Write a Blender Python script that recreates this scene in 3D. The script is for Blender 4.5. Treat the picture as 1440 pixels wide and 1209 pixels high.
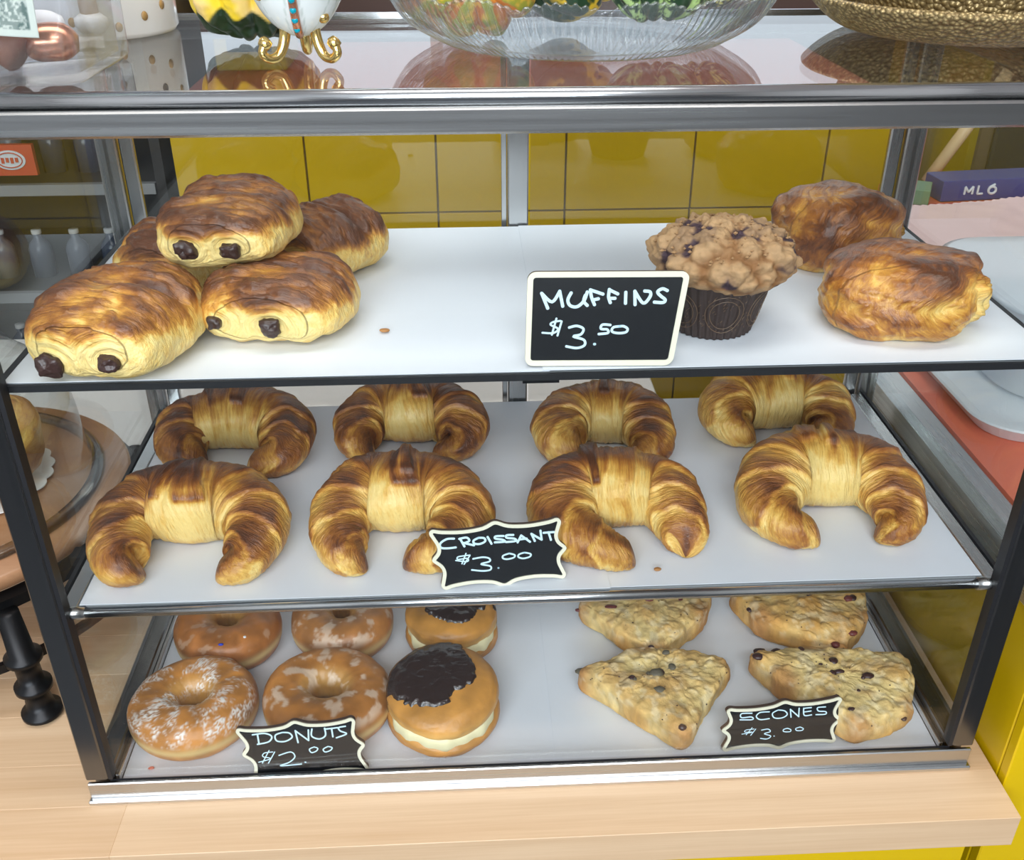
import bpy, math, random
import numpy as np
from mathutils import Matrix, Vector
for o in list(bpy.data.objects): bpy.data.objects.remove(o)
SC = bpy.context.scene
COL = SC.collection
PI = math.pi

# ---------------------------------------------------------------- camera
def make_camera():
    yaw, pitch, roll = -0.049459, 0.522510, -0.000788
    cy, sy, cp, sp = math.cos(yaw), math.sin(yaw), math.cos(pitch), math.sin(pitch)
    f = Vector((-sy*cp, cy*cp, -sp)); r0 = Vector((cy, sy, 0)); u0 = r0.cross(f)
    r = math.cos(roll)*r0 + math.sin(roll)*u0; u = -math.sin(roll)*r0 + math.cos(roll)*u0
    cam = bpy.data.cameras.new('camera'); co = bpy.data.objects.new('camera', cam); COL.objects.link(co)
    m = Matrix((r, u, -f)).transposed().to_4x4(); m.translation = Vector((-0.044674, -0.516901, 0.606211))
    co.matrix_world = m
    cam.sensor_fit = 'HORIZONTAL'; cam.sensor_width = 36; cam.lens = 1403.48/1440*36
    cam.clip_start = .02
    SC.camera = co
make_camera()
# ---------------------------------------------------------------- world, lights, exposure
SC.view_settings.view_transform = 'Standard'; SC.view_settings.look = 'None'
SC.view_settings.gamma = 1; SC.view_settings.use_curve_mapping = False
SC.view_settings.exposure = 0.0
W = bpy.data.worlds.new('daylight'); SC.world = W; W.use_nodes = True
W.node_tree.nodes['Background'].inputs[0].default_value = (.80, .90, 1.0, 1)
W.node_tree.nodes['Background'].inputs[1].default_value = 1.35
def area(name, loc, rot, sx, sy, power, col):
    l = bpy.data.lights.new(name, 'AREA'); l.shape = 'RECTANGLE'; l.size = sx; l.size_y = sy; l.energy = power; l.color = col
    o = bpy.data.objects.new(name, l); o.location = loc; o.rotation_euler = rot; COL.objects.link(o); return o
area('ceiling_lamp', (-.1, .05, 1.82), (0, 0, 0), 1.5, .5, 17, (1, .98, .96))
area('ceiling_lamp', (-.2, -1.7, 1.80), (math.radians(38), 0, 0), 1.9, .4, 34, (.93, .96, 1))
area('ceiling_lamp', (.1, 2.2, 1.82), (0, 0, 0), 2.4, .4, 11, (1, .97, .93))
area('window_daylight', (-.6, -2.9, 1.2), (math.radians(84), 0, 0), 2.6, .8, 80, (.82, .91, 1))

# ---------------------------------------------------------------- noise (numpy)
def _h(ix, iy, iz, s):
    n = (ix.astype(np.int64)*374761393 + iy.astype(np.int64)*668265263 + iz.astype(np.int64)*2147483647 + s*974634777) & 0xffffffff
    n = ((n ^ (n >> 13))*1274126177) & 0xffffffff
    n = ((n ^ (n >> 16))*2246822519) & 0xffffffff
    return ((n ^ (n >> 15)) & 0xffffff)/float(0xffffff)
def vn(P, s=0):
    P = np.asarray(P, float); i = np.floor(P).astype(np.int64); f = P-i; f = f*f*(3-2*f); r = 0
    for a in (0, 1):
        for b in (0, 1):
            for c in (0, 1):
                w = (f[..., 0] if a else 1-f[..., 0])*(f[..., 1] if b else 1-f[..., 1])*(f[..., 2] if c else 1-f[..., 2])
                r = r + w*_h(i[..., 0]+a, i[..., 1]+b, i[..., 2]+c, s)
    return r
def fbm(P, o=3, s=0):
    P = np.asarray(P, float); r = 0; a = .5; t = 0
    for k in range(o):
        r = r+a*vn(P*(2.03**k)+k*17.3, s+k); t += a; a *= .5
    return r/t
def sm(a, b, x): t = np.clip((x-a)/(b-a), 0, 1); return t*t*(3-2*t)
def worley(P, cell, s=0):
    Q = P/cell; i = np.floor(Q).astype(np.int64); best = np.full(P.shape[:-1], 9.); 
    for a in (-1, 0, 1):
        for b in (-1, 0, 1):
            for c in (-1, 0, 1):
                j = i+np.array([a, b, c])
                p = np.stack([j[..., k]+_h(j[..., 0], j[..., 1], j[..., 2], s+k) for k in range(3)], -1)
                best = np.minimum(best, np.linalg.norm(Q-p, axis=-1))
    return best

# ---------------------------------------------------------------- materials
def mat(name, base=(.8, .8, .8), rough=.5, metal=0, spec=.5, **kw):
    m = bpy.data.materials.new(name); m.use_nodes = True; nt = m.node_tree; b = nt.nodes['Principled BSDF']
    b.inputs['Base Color'].default_value = (*base, 1); b.inputs['Roughness'].default_value = rough
    b.inputs['Metallic'].default_value = metal; b.inputs['Specular IOR Level'].default_value = spec
    for k, v in kw.items(): b.inputs[k].default_value = v
    return m
def N(nt, t, **kw):
    n = nt.nodes.new(t)
    for k, v in kw.items():
        if hasattr(n, k): setattr(n, k, v)
        else: n.inputs[k].default_value = v
    return n
def math_(nt, op, a, b=None, clamp=False):
    n = nt.nodes.new('ShaderNodeMath'); n.operation = op; n.use_clamp = clamp
    for i, v in enumerate((a, b)):
        if v is None: continue
        if isinstance(v, (int, float)): n.inputs[i].default_value = v
        else: nt.links.new(v, n.inputs[i])
    return n.outputs[0]
def ramp(nt, fac, stops):
    r = nt.nodes.new('ShaderNodeValToRGB'); e = r.color_ramp.elements
    while len(e) < len(stops): e.new(.5)
    for k, (p, c) in enumerate(stops): e[k].position = p; e[k].color = (*c, 1)
    nt.links.new(fac, r.inputs[0]); return r.outputs[0]
def bump(nt, h, b, strength=.4, dist=.001):
    n = nt.nodes.new('ShaderNodeBump'); n.inputs['Strength'].default_value = strength; n.inputs['Distance'].default_value = dist
    nt.links.new(h, n.inputs['Height']); nt.links.new(n.outputs[0], b.inputs['Normal'])
def noise(nt, vec, scale, detail=3, rough=.5):
    n = nt.nodes.new('ShaderNodeTexNoise'); n.inputs['Scale'].default_value = scale; n.inputs['Detail'].default_value = detail
    n.inputs['Roughness'].default_value = rough
    if vec is not None: nt.links.new(vec, n.inputs['Vector'])
    return n.outputs[0]
def objco(nt, scale=None):
    t = nt.nodes.new('ShaderNodeTexCoord').outputs['Object']
    if scale:
        mp = nt.nodes.new('ShaderNodeMapping'); mp.inputs['Scale'].default_value = scale; nt.links.new(t, mp.inputs[0]); return mp.outputs[0]
    return t
def attr(nt, name, out='Fac'):
    a = nt.nodes.new('ShaderNodeAttribute'); a.attribute_name = name; return a.outputs[out]

def pastry_mat(name, stops, rough=.38, lam=.38, coat=.15):
    m = mat(name, rough=rough); nt = m.node_tree; b = nt.nodes['Principled BSDF']
    st = attr(nt, 'st', 'Vector'); bk = attr(nt, 'bake')
    n1 = noise(nt, st, 1.0, 4, .6); n2 = noise(nt, objco(nt), 110, 3, .6); n3 = noise(nt, objco(nt), 420, 2)
    f = math_(nt, 'ADD', bk, math_(nt, 'MULTIPLY', math_(nt, 'SUBTRACT', n1, .5), lam*1.5))
    f = math_(nt, 'ADD', f, math_(nt, 'MULTIPLY', math_(nt, 'SUBTRACT', n2, .5), .35), True)
    nt.links.new(ramp(nt, f, stops), b.inputs['Base Color'])
    h = math_(nt, 'ADD', math_(nt, 'MULTIPLY', n1, 1.0), math_(nt, 'MULTIPLY', n3, .25))
    bump(nt, h, b, .9, .0020)
    b.inputs['Coat Weight'].default_value = coat; b.inputs['Coat Roughness'].default_value = .25
    b.inputs['Subsurface Weight'].default_value = 0
    return m
BAKE = [(0, (.92, .66, .23)), (.2, (.83, .49, .11)), (.4, (.60, .28, .045)), (.62, (.36, .125, .020)), (.85, (.17, .05, .012)), (1, (.09, .028, .009))]
M = {}
M['croissant'] = pastry_mat('baked_croissant', BAKE)
M['puff'] = pastry_mat('glazed_puff', BAKE, rough=.32, coat=.22, lam=.6)
M['chocolate_croissant'] = pastry_mat('baked_chocolate_croissant', [(0, (.95, .73, .29)), (.22, (.90, .59, .16)), (.40, (.66, .31, .055)), (.62, (.37, .14, .030)), (.85, (.19, .065, .020)), (1, (.12, .04, .015))], lam=.5)
def vcol_mat(name, rough=.5, bscale=200, bst=.3, bd=.001, **kw):
    m = mat(name, rough=rough, **kw); nt = m.node_tree; b = nt.nodes['Principled BSDF']
    nt.links.new(attr(nt, 'Col', 'Color'), b.inputs['Base Color'])
    bump(nt, noise(nt, objco(nt), bscale, 4, .6), b, bst, bd); return m
M['crumbly'] = vcol_mat('crumbly_dough', .75, 380, .6, .0012)
M['donut'] = vcol_mat('fried_dough', .38, 260, .35, .0008)
M['gourd'] = vcol_mat('gourd_skin', .28, 90, .3, .001)
M['enamel'] = vcol_mat('painted_enamel', .15, 10, .0, .001)
M['printed'] = vcol_mat('printed_paper', .7, 300, .1, .0003)
M['choc'] = mat('dark_chocolate', (.045, .022, .018), .35)
nt = M['choc'].node_tree; bump(nt, noise(nt, objco(nt), 250, 3), nt.nodes['Principled BSDF'], .8, .001)
M['icing'] = mat('chocolate_icing', (.028, .013, .010), .22, **{'Coat Weight': .4})
nt = M['icing'].node_tree; bump(nt, noise(nt, objco(nt), 160, 3), nt.nodes['Principled BSDF'], .8, .002)
M['cream'] = mat('custard_cream', (.86, .78, .48), .5)
def steel(name, base, rough, stretch=(4, 300, 300)):
    m = mat(name, base, rough, 1.0); nt = m.node_tree; b = nt.nodes['Principled BSDF']
    n = noise(nt, objco(nt, stretch), 1, 3)
    r = math_(nt, 'ADD', math_(nt, 'MULTIPLY', n, .16), rough-.06); nt.links.new(r, b.inputs['Roughness'])
    bump(nt, n, b, .08, .0005); return m
M['steel'] = steel('brushed_steel', (.50, .50, .49), .24)
M['steel_post'] = steel('brushed_steel_upright', (.50, .50, .50), .24, (300, 300, 4))
M['dark_post'] = steel('dark_steel_upright', (.17, .17, .17), .22, (300, 300, 4))
M['bright_steel'] = steel('polished_steel', (.62, .63, .64), .16)
M['steel_side'] = steel('brushed_steel_side', (.6, .6, .6), .26, (300, 4, 300))
M['black_metal'] = mat('black_iron', (.012, .012, .013), .35, .6)
M['black_rubber'] = mat('black_gasket', (.01, .01, .012), .5)
def thin_glass(name, tint=(1, 1, 1), f0=.04, rough=.0, haze=0):
    m = bpy.data.materials.new(name); m.use_nodes = True; nt = m.node_tree; nt.nodes.clear()
    out = nt.nodes.new('ShaderNodeOutputMaterial'); mix = nt.nodes.new('ShaderNodeMixShader')
    tr = nt.nodes.new('ShaderNodeBsdfTransparent'); tr.inputs[0].default_value = (*tint, 1)
    gl = nt.nodes.new('ShaderNodeBsdfGlossy'); gl.inputs['Roughness'].default_value = rough
    g = nt.nodes.new('ShaderNodeNewGeometry'); d = nt.nodes.new('ShaderNodeVectorMath'); d.operation = 'DOT_PRODUCT'
    nt.links.new(g.outputs['Normal'], d.inputs[0]); nt.links.new(g.outputs['Incoming'], d.inputs[1])
    c = math_(nt, 'ABSOLUTE', d.outputs['Value']); p = math_(nt, 'POWER', math_(nt, 'SUBTRACT', 1, c), 5)
    F = math_(nt, 'ADD', math_(nt, 'MULTIPLY', p, 1-f0), f0, True)
    nt.links.new(F, mix.inputs[0]); nt.links.new(tr.outputs[0], mix.inputs[1]); nt.links.new(gl.outputs[0], mix.inputs[2])
    last = mix.outputs[0]
    if haze:
        df = nt.nodes.new('ShaderNodeBsdfDiffuse'); df.inputs[0].default_value = (.85, .88, .92, 1)
        m2 = nt.nodes.new('ShaderNodeMixShader'); m2.inputs[0].default_value = haze
        nt.links.new(last, m2.inputs[1]); nt.links.new(df.outputs[0], m2.inputs[2]); last = m2.outputs[0]
    nt.links.new(last, out.inputs[0]); return m
M['glass'] = thin_glass('clear_glass', (.985, .995, .99), .03)
M['back_glass'] = thin_glass('dimming_back_glass', (.86, .86, .84), .045)  # grey tint dims the view, standing in for weaker light on the tiles
M['side_glass'] = thin_glass('side_glass', (.90, .92, .91), .035)
M['plastic'] = thin_glass('clear_plastic', (.96, .97, .99), .05, .03, .015)
M['crystal'] = thin_glass('pressed_crystal', (.90, .92, .93), .09, .04, .03)
M['tub_plastic'] = thin_glass('cloudy_plastic', (.88, .93, .98), .06, .08, .55)
def paper_mat():
    m = mat('baking_paper', (.77, .80, .86), .48); nt = m.node_tree; b = nt.nodes['Principled BSDF']
    bump(nt, noise(nt, objco(nt), 9, 2), b, .12, .01); return m
M['paper'] = paper_mat()
def wood(name, c0, c1, scale, rough=.4, contrast=(.3, .75)):
    m = mat(name, rough=rough); nt = m.node_tree; b = nt.nodes['Principled BSDF']
    oi = nt.nodes.new('ShaderNodeObjectInfo').outputs['Random']
    n = noise(nt, objco(nt, scale), 1, 5, .6); n2 = noise(nt, objco(nt, tuple(s*9 for s in scale)), 1, 3)
    f = math_(nt, 'ADD', math_(nt, 'MULTIPLY', n, .75), math_(nt, 'MULTIPLY', n2, .25))
    f = math_(nt, 'ADD', f, math_(nt, 'MULTIPLY', math_(nt, 'SUBTRACT', oi, .5), .16))
    nt.links.new(ramp(nt, f, [(contrast[0], c0), (contrast[1], c1)]), b.inputs['Base Color']); return m
M['maple'] = wood('maple_butcher_block', (.56, .35, .19), (.72, .51, .32), (1.6, 60, 60), .38, (.28, .68))
M['cake_wood'] = wood('brown_cake_board_wood', (.30, .14, .065), (.46, .25, .13), (5, 22, 22), .3)
M['stick_wood'] = wood('pale_wood', (.55, .38, .2), (.7, .52, .3), (20, 20, 5))
def simple(name, c, r=.5, **k): M[name] = mat(name, c, r, **k); return M[name]
simple('yellow_tile', (.70, .46, .002), .22); simple('grout', (.22, .15, .02), .8)
nt = M['yellow_tile'].node_tree; bump(nt, noise(nt, objco(nt), 8, 2), nt.nodes['Principled BSDF'], .15, .02)
simple('coral_top', (.78, .17, .09), .35); simple('white_laminate', (.74, .71, .69), .35)
simple('cream_edge', (.78, .74, .58), .5); simple('sign_back', (.09, .045, .03), .6); simple('chalk_black', (.012, .013, .015), .16)
simple('chalk', (.62, .82, .92), .6); simple('ceiling_white', (.8, .8, .8), .7); simple('wall_white', (.82, .80, .79), .7)
simple('brown_panel', (.13, .075, .06), .5); simple('dark_floor', (.085, .09, .10), .4); simple('cooler_dark', (.035, .033, .032), .4)
simple('shelf_grey', (.30, .31, .32), .3); simple('towel_pink', (.86, .62, .60), .95); simple('cup_paper', (.035, .02, .016), .55)
simple('cup_print', (.15, .09, .05), .5); simple('white_ceramic', (.83, .80, .74), .18); simple('dot_gold', (.38, .22, .07), .3); simple('dot_black', (.01, .01, .01), .3)
simple('peg_wood', (.66, .44, .30), .5); simple('gold', (.83, .60, .22), .18, metal=1.0); simple('turquoise', (.0, .32, .42), .08)
simple('green_jewel', (.25, .55, .42), .1); simple('brown_leather', (.22, .085, .045), .45); simple('copper', (.62, .28, .17), .25, metal=.8)
simple('slate_grey', (.12, .14, .14), .5); simple('doily', (.85, .85, .84), .7); simple('blue_card', (.045, .055, .22), .5)
simple('white_ink', (.7, .74, .76), .5); simple('green_card', (.16, .26, .13), .5); simple('brown_card', (.12, .085, .05), .6)
simple('red_card', (.62, .09, .045), .4); simple('bottle_blue', (.04, .055, .09), .2); simple('bottle_white', (.11, .12, .15), .3)
simple('bottle_red', (.20, .06, .06), .3); simple('wall_grey', (.30, .31, .33), .7); simple('white_box', (.75, .74, .72), .5); simple('dark_clay', (.10, .07, .04), .4)
simple('crumb_brown', (.42, .19, .06), .6); simple('crumb_red', (.8, .2, .12), .6); simple('raisin', (.05, .02, .018), .35); simple('cranberry', (.16, .035, .03), .4)
simple('sugar', (.85, .82, .80), .5); simple('stem', (.55, .42, .2), .7); simple('yellow_card', (.75, .55, .05), .5)
def gold_beads():
    m = mat('gold_beaded_glaze', (.36, .26, .11), .42, .55); nt = m.node_tree; b = nt.nodes['Principled BSDF']
    v = nt.nodes.new('ShaderNodeTexVoronoi'); v.inputs['Scale'].default_value = 330; nt.links.new(objco(nt), v.inputs['Vector'])
    bump(nt, math_(nt, 'SUBTRACT', 1, v.outputs['Distance']), b, 1.0, .002)
    nt.links.new(ramp(nt, v.outputs['Distance'], [(0, (.75, .58, .30)), (.25, (.42, .31, .14)), (.7, (.20, .14, .06))]), b.inputs['Base Color']); return m
M['gold_beads'] = gold_beads()

# ---------------------------------------------------------------- object helpers
def tag(o, label=None, cat=None, group=None, kind=None):
    if label: o['label'] = label
    if cat: o['category'] = cat
    if group: o['group'] = group
    if kind: o['kind'] = kind
    return o
def wloc(o):
    v = Vector(o.location)
    while o.parent: o = o.parent; v = v+Vector(o.location)
    return v
def mesh(name, V, F, m, parent=None, smooth=True, attrs=None, origin=None):
    V = np.asarray(V, float).reshape(-1, 3)
    o0 = np.array(wloc(parent)) if parent else np.zeros(3)
    org = np.array(origin, float) if origin is not None else o0.copy()
    me = bpy.data.meshes.new(name); me.from_pydata((V-org).tolist(), [], [list(map(int, f)) for f in F])
    me.materials.append(m)
    for k, a in (attrs or {}).items():
        a = np.asarray(a, float)
        if k == 'Col':
            A = me.attributes.new('Col', 'FLOAT_COLOR', 'POINT'); A.data.foreach_set('color', np.concatenate([a.reshape(-1, 3), np.ones((len(V), 1))], 1).ravel())
        elif k == 'st':
            A = me.attributes.new('st', 'FLOAT_VECTOR', 'POINT'); A.data.foreach_set('vector', a.reshape(-1))
        else:
            A = me.attributes.new(k, 'FLOAT', 'POINT'); A.data.foreach_set('value', a.reshape(-1))
    if smooth: me.polygons.foreach_set('use_smooth', [True]*len(me.polygons))
    me.update()
    o = bpy.data.objects.new(name, me); COL.objects.link(o)
    if parent: o.parent = parent
    o.location = (org-o0).tolist()
    return o
def empty(name, loc, label=None, cat=None, group=None):
    o = bpy.data.objects.new(name, None); o.empty_display_size = .02; COL.objects.link(o); o.location = loc; return tag(o, label, cat, group)
def gridF(n, m, wrap=True):
    i, j = np.meshgrid(np.arange(n-1), np.arange(m if wrap else m-1), indexing='ij'); j2 = (j+1) % m
    return np.stack([i*m+j, i*m+j2, (i+1)*m+j2, (i+1)*m+j], -1).reshape(-1, 4)
class MB:
    def __init__(s): s.V = []; s.F = []
    def add(s, V, F):
        k = len(s.V); s.V += [tuple(v) for v in V]; s.F += [tuple(i+k for i in f) for f in F]; return s
    def box(s, x0, y0, z0, x1, y1, z1, b=0):
        if b <= 0:
            V = [(x, y, z) for x in (x0, x1) for y in (y0, y1) for z in (z0, z1)]
            return s.add(V, [(0, 1, 3, 2), (4, 6, 7, 5), (0, 4, 5, 1), (2, 3, 7, 6), (0, 2, 6, 4), (1, 5, 7, 3)])
        b = min(b, (x1-x0)*.45, (y1-y0)*.45, (z1-z0)*.45)
        c = [(x0, x1), (y0, y1), (z0, z1)]; V = []; idx = {}
        for sx in (0, 1):
            for sy in (0, 1):
                for sz in (0, 1):
                    q = [c[0][sx], c[1][sy], c[2][sz]]; ins = [q[i]+(b if (sx, sy, sz)[i] == 0 else -b) for i in range(3)]
                    for a in range(3):
                        p = list(ins); p[a] = q[a]; idx[(sx, sy, sz, a)] = len(V); V.append(tuple(p))
        F = []
        for a in range(3):
            u, v = (a+1) % 3, (a+2) % 3
            for k in (0, 1):
                f = []
                for (i, j) in ((0, 0), (1, 0), (1, 1), (0, 1)):
                    t = [0]*3; t[a] = k; t[u] = i; t[v] = j; f.append(idx[(*t, a)])
                F.append(f if k else f[::-1])
        for a in range(3):
            u, v = (a+1) % 3, (a+2) % 3
            for i in (0, 1):
                for j in (0, 1):
                    t0 = [0]*3; t0[a] = 0; t0[u] = i; t0[v] = j; t1 = list(t0); t1[a] = 1
                    F.append((idx[(*t0, u)], idx[(*t1, u)], idx[(*t1, v)], idx[(*t0, v)]) if (i+j) % 2 else (idx[(*t0, u)], idx[(*t0, v)], idx[(*t1, v)], idx[(*t1, u)]))
        for sx in (0, 1):
            for sy in (0, 1):
                for sz in (0, 1):
                    f = [idx[(sx, sy, sz, a)] for a in range(3)]; F.append(f if (sx+sy+sz) % 2 else f[::-1])
        return s.add(V, F)
    def tube(s, pts, r, n=10, caps=True):
        P = [Vector(p) for p in pts]; R_ = r if hasattr(r, '__len__') else [r]*len(P); V = []; F = []
        up = Vector((0, 0, 1)); 
        t0 = (P[1]-P[0]).normalized()
        if abs(t0.dot(up)) > .9: up = Vector((1, 0, 0))
        A = t0.cross(up).normalized()
        for i, p in enumerate(P):
            t = (P[min(i+1, len(P)-1)]-P[max(i-1, 0)]).normalized(); A = (A-t*A.dot(t)).normalized(); B = t.cross(A)
            for k in range(n):
                a = 2*PI*k/n; V.append(tuple(p+(A*math.cos(a)+B*math.sin(a))*R_[i]))
        for i in range(len(P)-1):
            for k in range(n):
                F.append((i*n+k, i*n+(k+1) % n, (i+1)*n+(k+1) % n, (i+1)*n+k))
        if caps: F.append(tuple(range(n))[::-1]); F.append(tuple((len(P)-1)*n+k for k in range(n)))
        return s.add(V, F)
    def lathe(s, prof, c=(0, 0, 0), n=32, sx=1, sy=1, fr=None):
        V = []; 
        for (r, z) in prof:
            for k in range(n):
                a = 2*PI*k/n; q = fr(a, r, z) if fr else 1
                V.append((c[0]+r*q*math.cos(a)*sx, c[1]+r*q*math.sin(a)*sy, c[2]+z))
        return s.add(V, gridF(len(prof), n).tolist())
    def prism(s, poly, z0, z1):
        n = len(poly); V = [(x, y, z0) for x, y in poly]+[(x, y, z1) for x, y in poly]
        return s.add(V, [tuple(range(n))[::-1], tuple(range(n, 2*n))]+[(i, (i+1) % n, n+(i+1) % n, n+i) for i in range(n)])
    def build(s, name, m, parent=None, smooth=False, origin=None): return mesh(name, s.V, s.F, m, parent, smooth, origin=origin)
def box(name, m, parent, *a, b=0): return MB().box(*a, b=b).build(name, m, parent)
def catmull(P, n, closed=False):
    P = np.asarray(P, float); k = len(P); out = []
    segs = k if closed else k-1
    for i in range(segs):
        if closed: a, b, c, d = P[(i-1) % k], P[i], P[(i+1) % k], P[(i+2) % k]
        else: a, b, c, d = P[max(i-1, 0)], P[i], P[i+1], P[min(i+2, k-1)]
        for t in np.arange(n)/n: out.append(.5*((2*b)+(-a+c)*t+(2*a-5*b+4*c-d)*t*t+(-a+3*b-3*c+d)*t**3))
    if not closed: out.append(P[-1])
    return np.array(out)
# ================================================================ THE SETTING
def struct(name, m, *a): return tag(MB().box(*a).build(name, m), kind='structure')
struct('floor', M['dark_floor'], -3, -3, -1.0, 3, 3.1, -.9)
struct('ceiling', M['ceiling_white'], -3, -3, 1.9, 3, 3.1, 2.0)
struct('wall_left', M['wall_white'], -3.1, -3, -.9, -3, 3.1, 1.9)
struct('wall_right', M['wall_white'], 3, -3, -.9, 3.1, 3.1, 1.9)
struct('wall_back', M['brown_panel'], -3, 3, -.9, -.1, 3.1, .90)
struct('wall_back.001', M['brown_panel'], -.1, 3, -.9, 3, 3.1, .62)
struct('wall_back.002', M['wall_white'], -3, 3, .90, -2.6, 3.1, 1.9)
struct('wall_back.003', M['wall_white'], 2.7, 3, .62, 3, 3.1, 1.9)
struct('wall_back.004', M['wall_white'], -2.6, 3, 1.75, 2.7, 3.1, 1.9)
struct('trim_1', M['wall_white'], -.14, 2.99, .62, -.1, 3.1, 1.75)
struct('wall_front', M['wall_grey'], -3, -3.1, -.9, 3, -3, .75)
struct('wall_front.001', M['wall_white'], -3, -3.1, 1.5, 3, -3, 1.9)
struct('wall_front.002', M['wall_white'], -3, -3.1, .75, -2, -3, 1.5)
struct('wall_front.003', M['wall_white'], .9, -3.1, .75, 3, -3, 1.5)

# ---- wooden worktop under the case
ct = empty('worktop', (-.2, -.048, -.03), 'pale maple butcher-block worktop carrying the pastry case', 'worktop')
rnd = random.Random(4); y = -.048
for i, w in enumerate([.044, .040, .052, .046, .050, .044, .048, .042, .042]):
    cuts = [-1.3, -1.3+rnd.uniform(.3, .8), rnd.uniform(-.35, .1), .349]
    for x0, x1 in zip(cuts[:-1], cuts[1:]):
        MB().box(x0, y, -.030, x1, y+w, 0, b=.0003).build('stave', M['maple'], ct)
    y += w
kb = empty('counter_base', (-.2, -.03, -.9), 'yellow tiled counter front under the wooden worktop edge', 'counter')
box('core', M['grout'], kb, -1.3, -.020, -.9, .33, .36, -.031)
for i in range(6):
    box('tile', M['yellow_tile'], kb, .33-.272*(i+1)+.0015, -.030, -.30, .33-.272*i-.0015, -.020, -.0315, b=.001)
# ---- white worktop behind on the left
wt = empty('side_worktop', (-.8, .6, -.03), 'white laminate side worktop behind the cake stand', 'worktop')
box('slab', M['white_laminate'], wt, -1.5, .361, -.03, .20, .835, 0.0, b=.002)
box('core', M['brown_panel'], wt, -1.45, .38, -.9, .15, .80, -.031)
# ---- right counter with steel edge and coral top
rc = empty('side_counter', (.8, .4, -.9), 'yellow tiled side counter with coral top and steel edge, right of the case', 'counter')
box('core', M['grout'], rc, .362, -.006, -.9, 1.6, .72, .139)
box('core', M['grout'], rc, .585, .72, -.9, 1.6, .95, .139)
ys = [-.006, .262, .53, .72]
for a, b_ in zip(ys[:-1], ys[1:]):
    for z0, z1_ in ((-.13, .1385), (-.40, -.133)):
        box('tile', M['yellow_tile'], rc, .352, a+.001, z0, .362, b_-.001, z1_, b=.001)
for i in range(4):
    for z0, z1_ in ((-.13, .1385), (-.40, -.133)):
        box('tile', M['yellow_tile'], rc, .352+.27*i, -.016, z0, .352+.27*(i+1)-.002, -.006, z1_, b=.001)
MB().box(.345, -.024, .139, .374, .72, .1755, b=.006).build('steel_edge', M['steel_side'], rc)
MB().box(.374, -.024, .139, 1.6, -.004, .1755, b=.004).build('steel_edge', M['steel'], rc)
box('coral_surface', M['coral_top'], rc, .374, -.004, .139, 1.6, .72, .1740)
box('coral_surface', M['coral_top'], rc, .585, .72, .139, 1.6, .95, .1740)
# ---- back counter far behind
bc = empty('back_counter', (.1, 1.6, -.9), 'yellow tiled counter with coral top seen behind the case', 'counter')
box('core', M['grout'], bc, -.62, 1.512, -.9, .845, 2.3, .16)
xe = [-.62, -.358, -.097, .165, .427, .70, .845]
for a, b_ in zip(xe[:-1], xe[1:]):
    for z0, z1_ in ((-.032, .158), (-.30, -.036), (-.564, -.304)):
        box('tile', M['yellow_tile'], bc, a+.002, 1.50, z0, b_-.002, 1.512, z1_, b=.001)
box('coral_surface', M['coral_top'], bc, -.62, 1.495, .16, .845, 2.3, .178, b=.002)

# ---- open drinks shelving, added far left for a reflection in the glass
dc = empty('reflected_shelf', (-1.2, 1.7, -.9), 'dark open shelving unit with rows of bottles, far left, standing in for a reflection in the glass', 'shelf')
box('back_panel', M['cooler_dark'], dc, -2.2, 1.95, -.9, -.66, 1.97, .9)
box('side_panel', M['cooler_dark'], dc, -.66, 1.5, -.9, -.64, 1.97, .9)
box('side_panel', M['cooler_dark'], dc, -2.22, 1.5, -.9, -2.2, 1.97, .9)
levels = [-.62, -.42, -.20, .03, .26, .5]
for z in levels:
    s_ = box('shelf_board', M['cooler_dark'], dc, -2.2, 1.52, z-.012, -.66, 1.95, z)
    box('price_rail', M['shelf_grey'], s_, -2.2, 1.505, z-.018, -.665, 1.52, z+.004)
def bottle(x, y, z, m, h, r):
    b = empty('bottle', (x, y, z))
    mb = MB().lathe([(0, 0), (r, .002), (r, h*.62), (r*.8, h*.72), (r*.38, h*.82), (r*.36, h*.94)], (x, y, z), 14); mb.build('body', m, b, True)
    MB().lathe([(r*.44, h*.92), (r*.44, h), (0, h)], (x, y, z), 12).build('cap', M['white_box'], b, True)
    return b
rr = random.Random(7); proto = {}
for li, z in enumerate((-.42, -.20, .03)):
    for k in range(10):
        key = ['bottle_blue', 'bottle_white', 'bottle_red', 'bottle_blue'][rr.randrange(4)]
        x = -.74-k*.075-rr.random()*.02
        if key not in proto:
            b = bottle(x, 1.62, z, M[key], .105, .024); proto[key] = b
        else:
            s0 = proto[key]; b = s0.copy(); COL.objects.link(b); b.location = (x, 1.62, z)
            for ch in s0.children: c = ch.copy(); COL.objects.link(c); c.parent = b
        tag(b, {'bottle_blue': 'blue-grey bottle in the rows on the far shelving standing in for a reflection', 'bottle_white': 'whitish bottle in the rows on the far shelving standing in for a reflection', 'bottle_red': 'dull red bottle in the rows on the far shelving standing in for a reflection'}[key], 'bottle', 'bottles on the far shelving standing in for a reflection')
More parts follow.
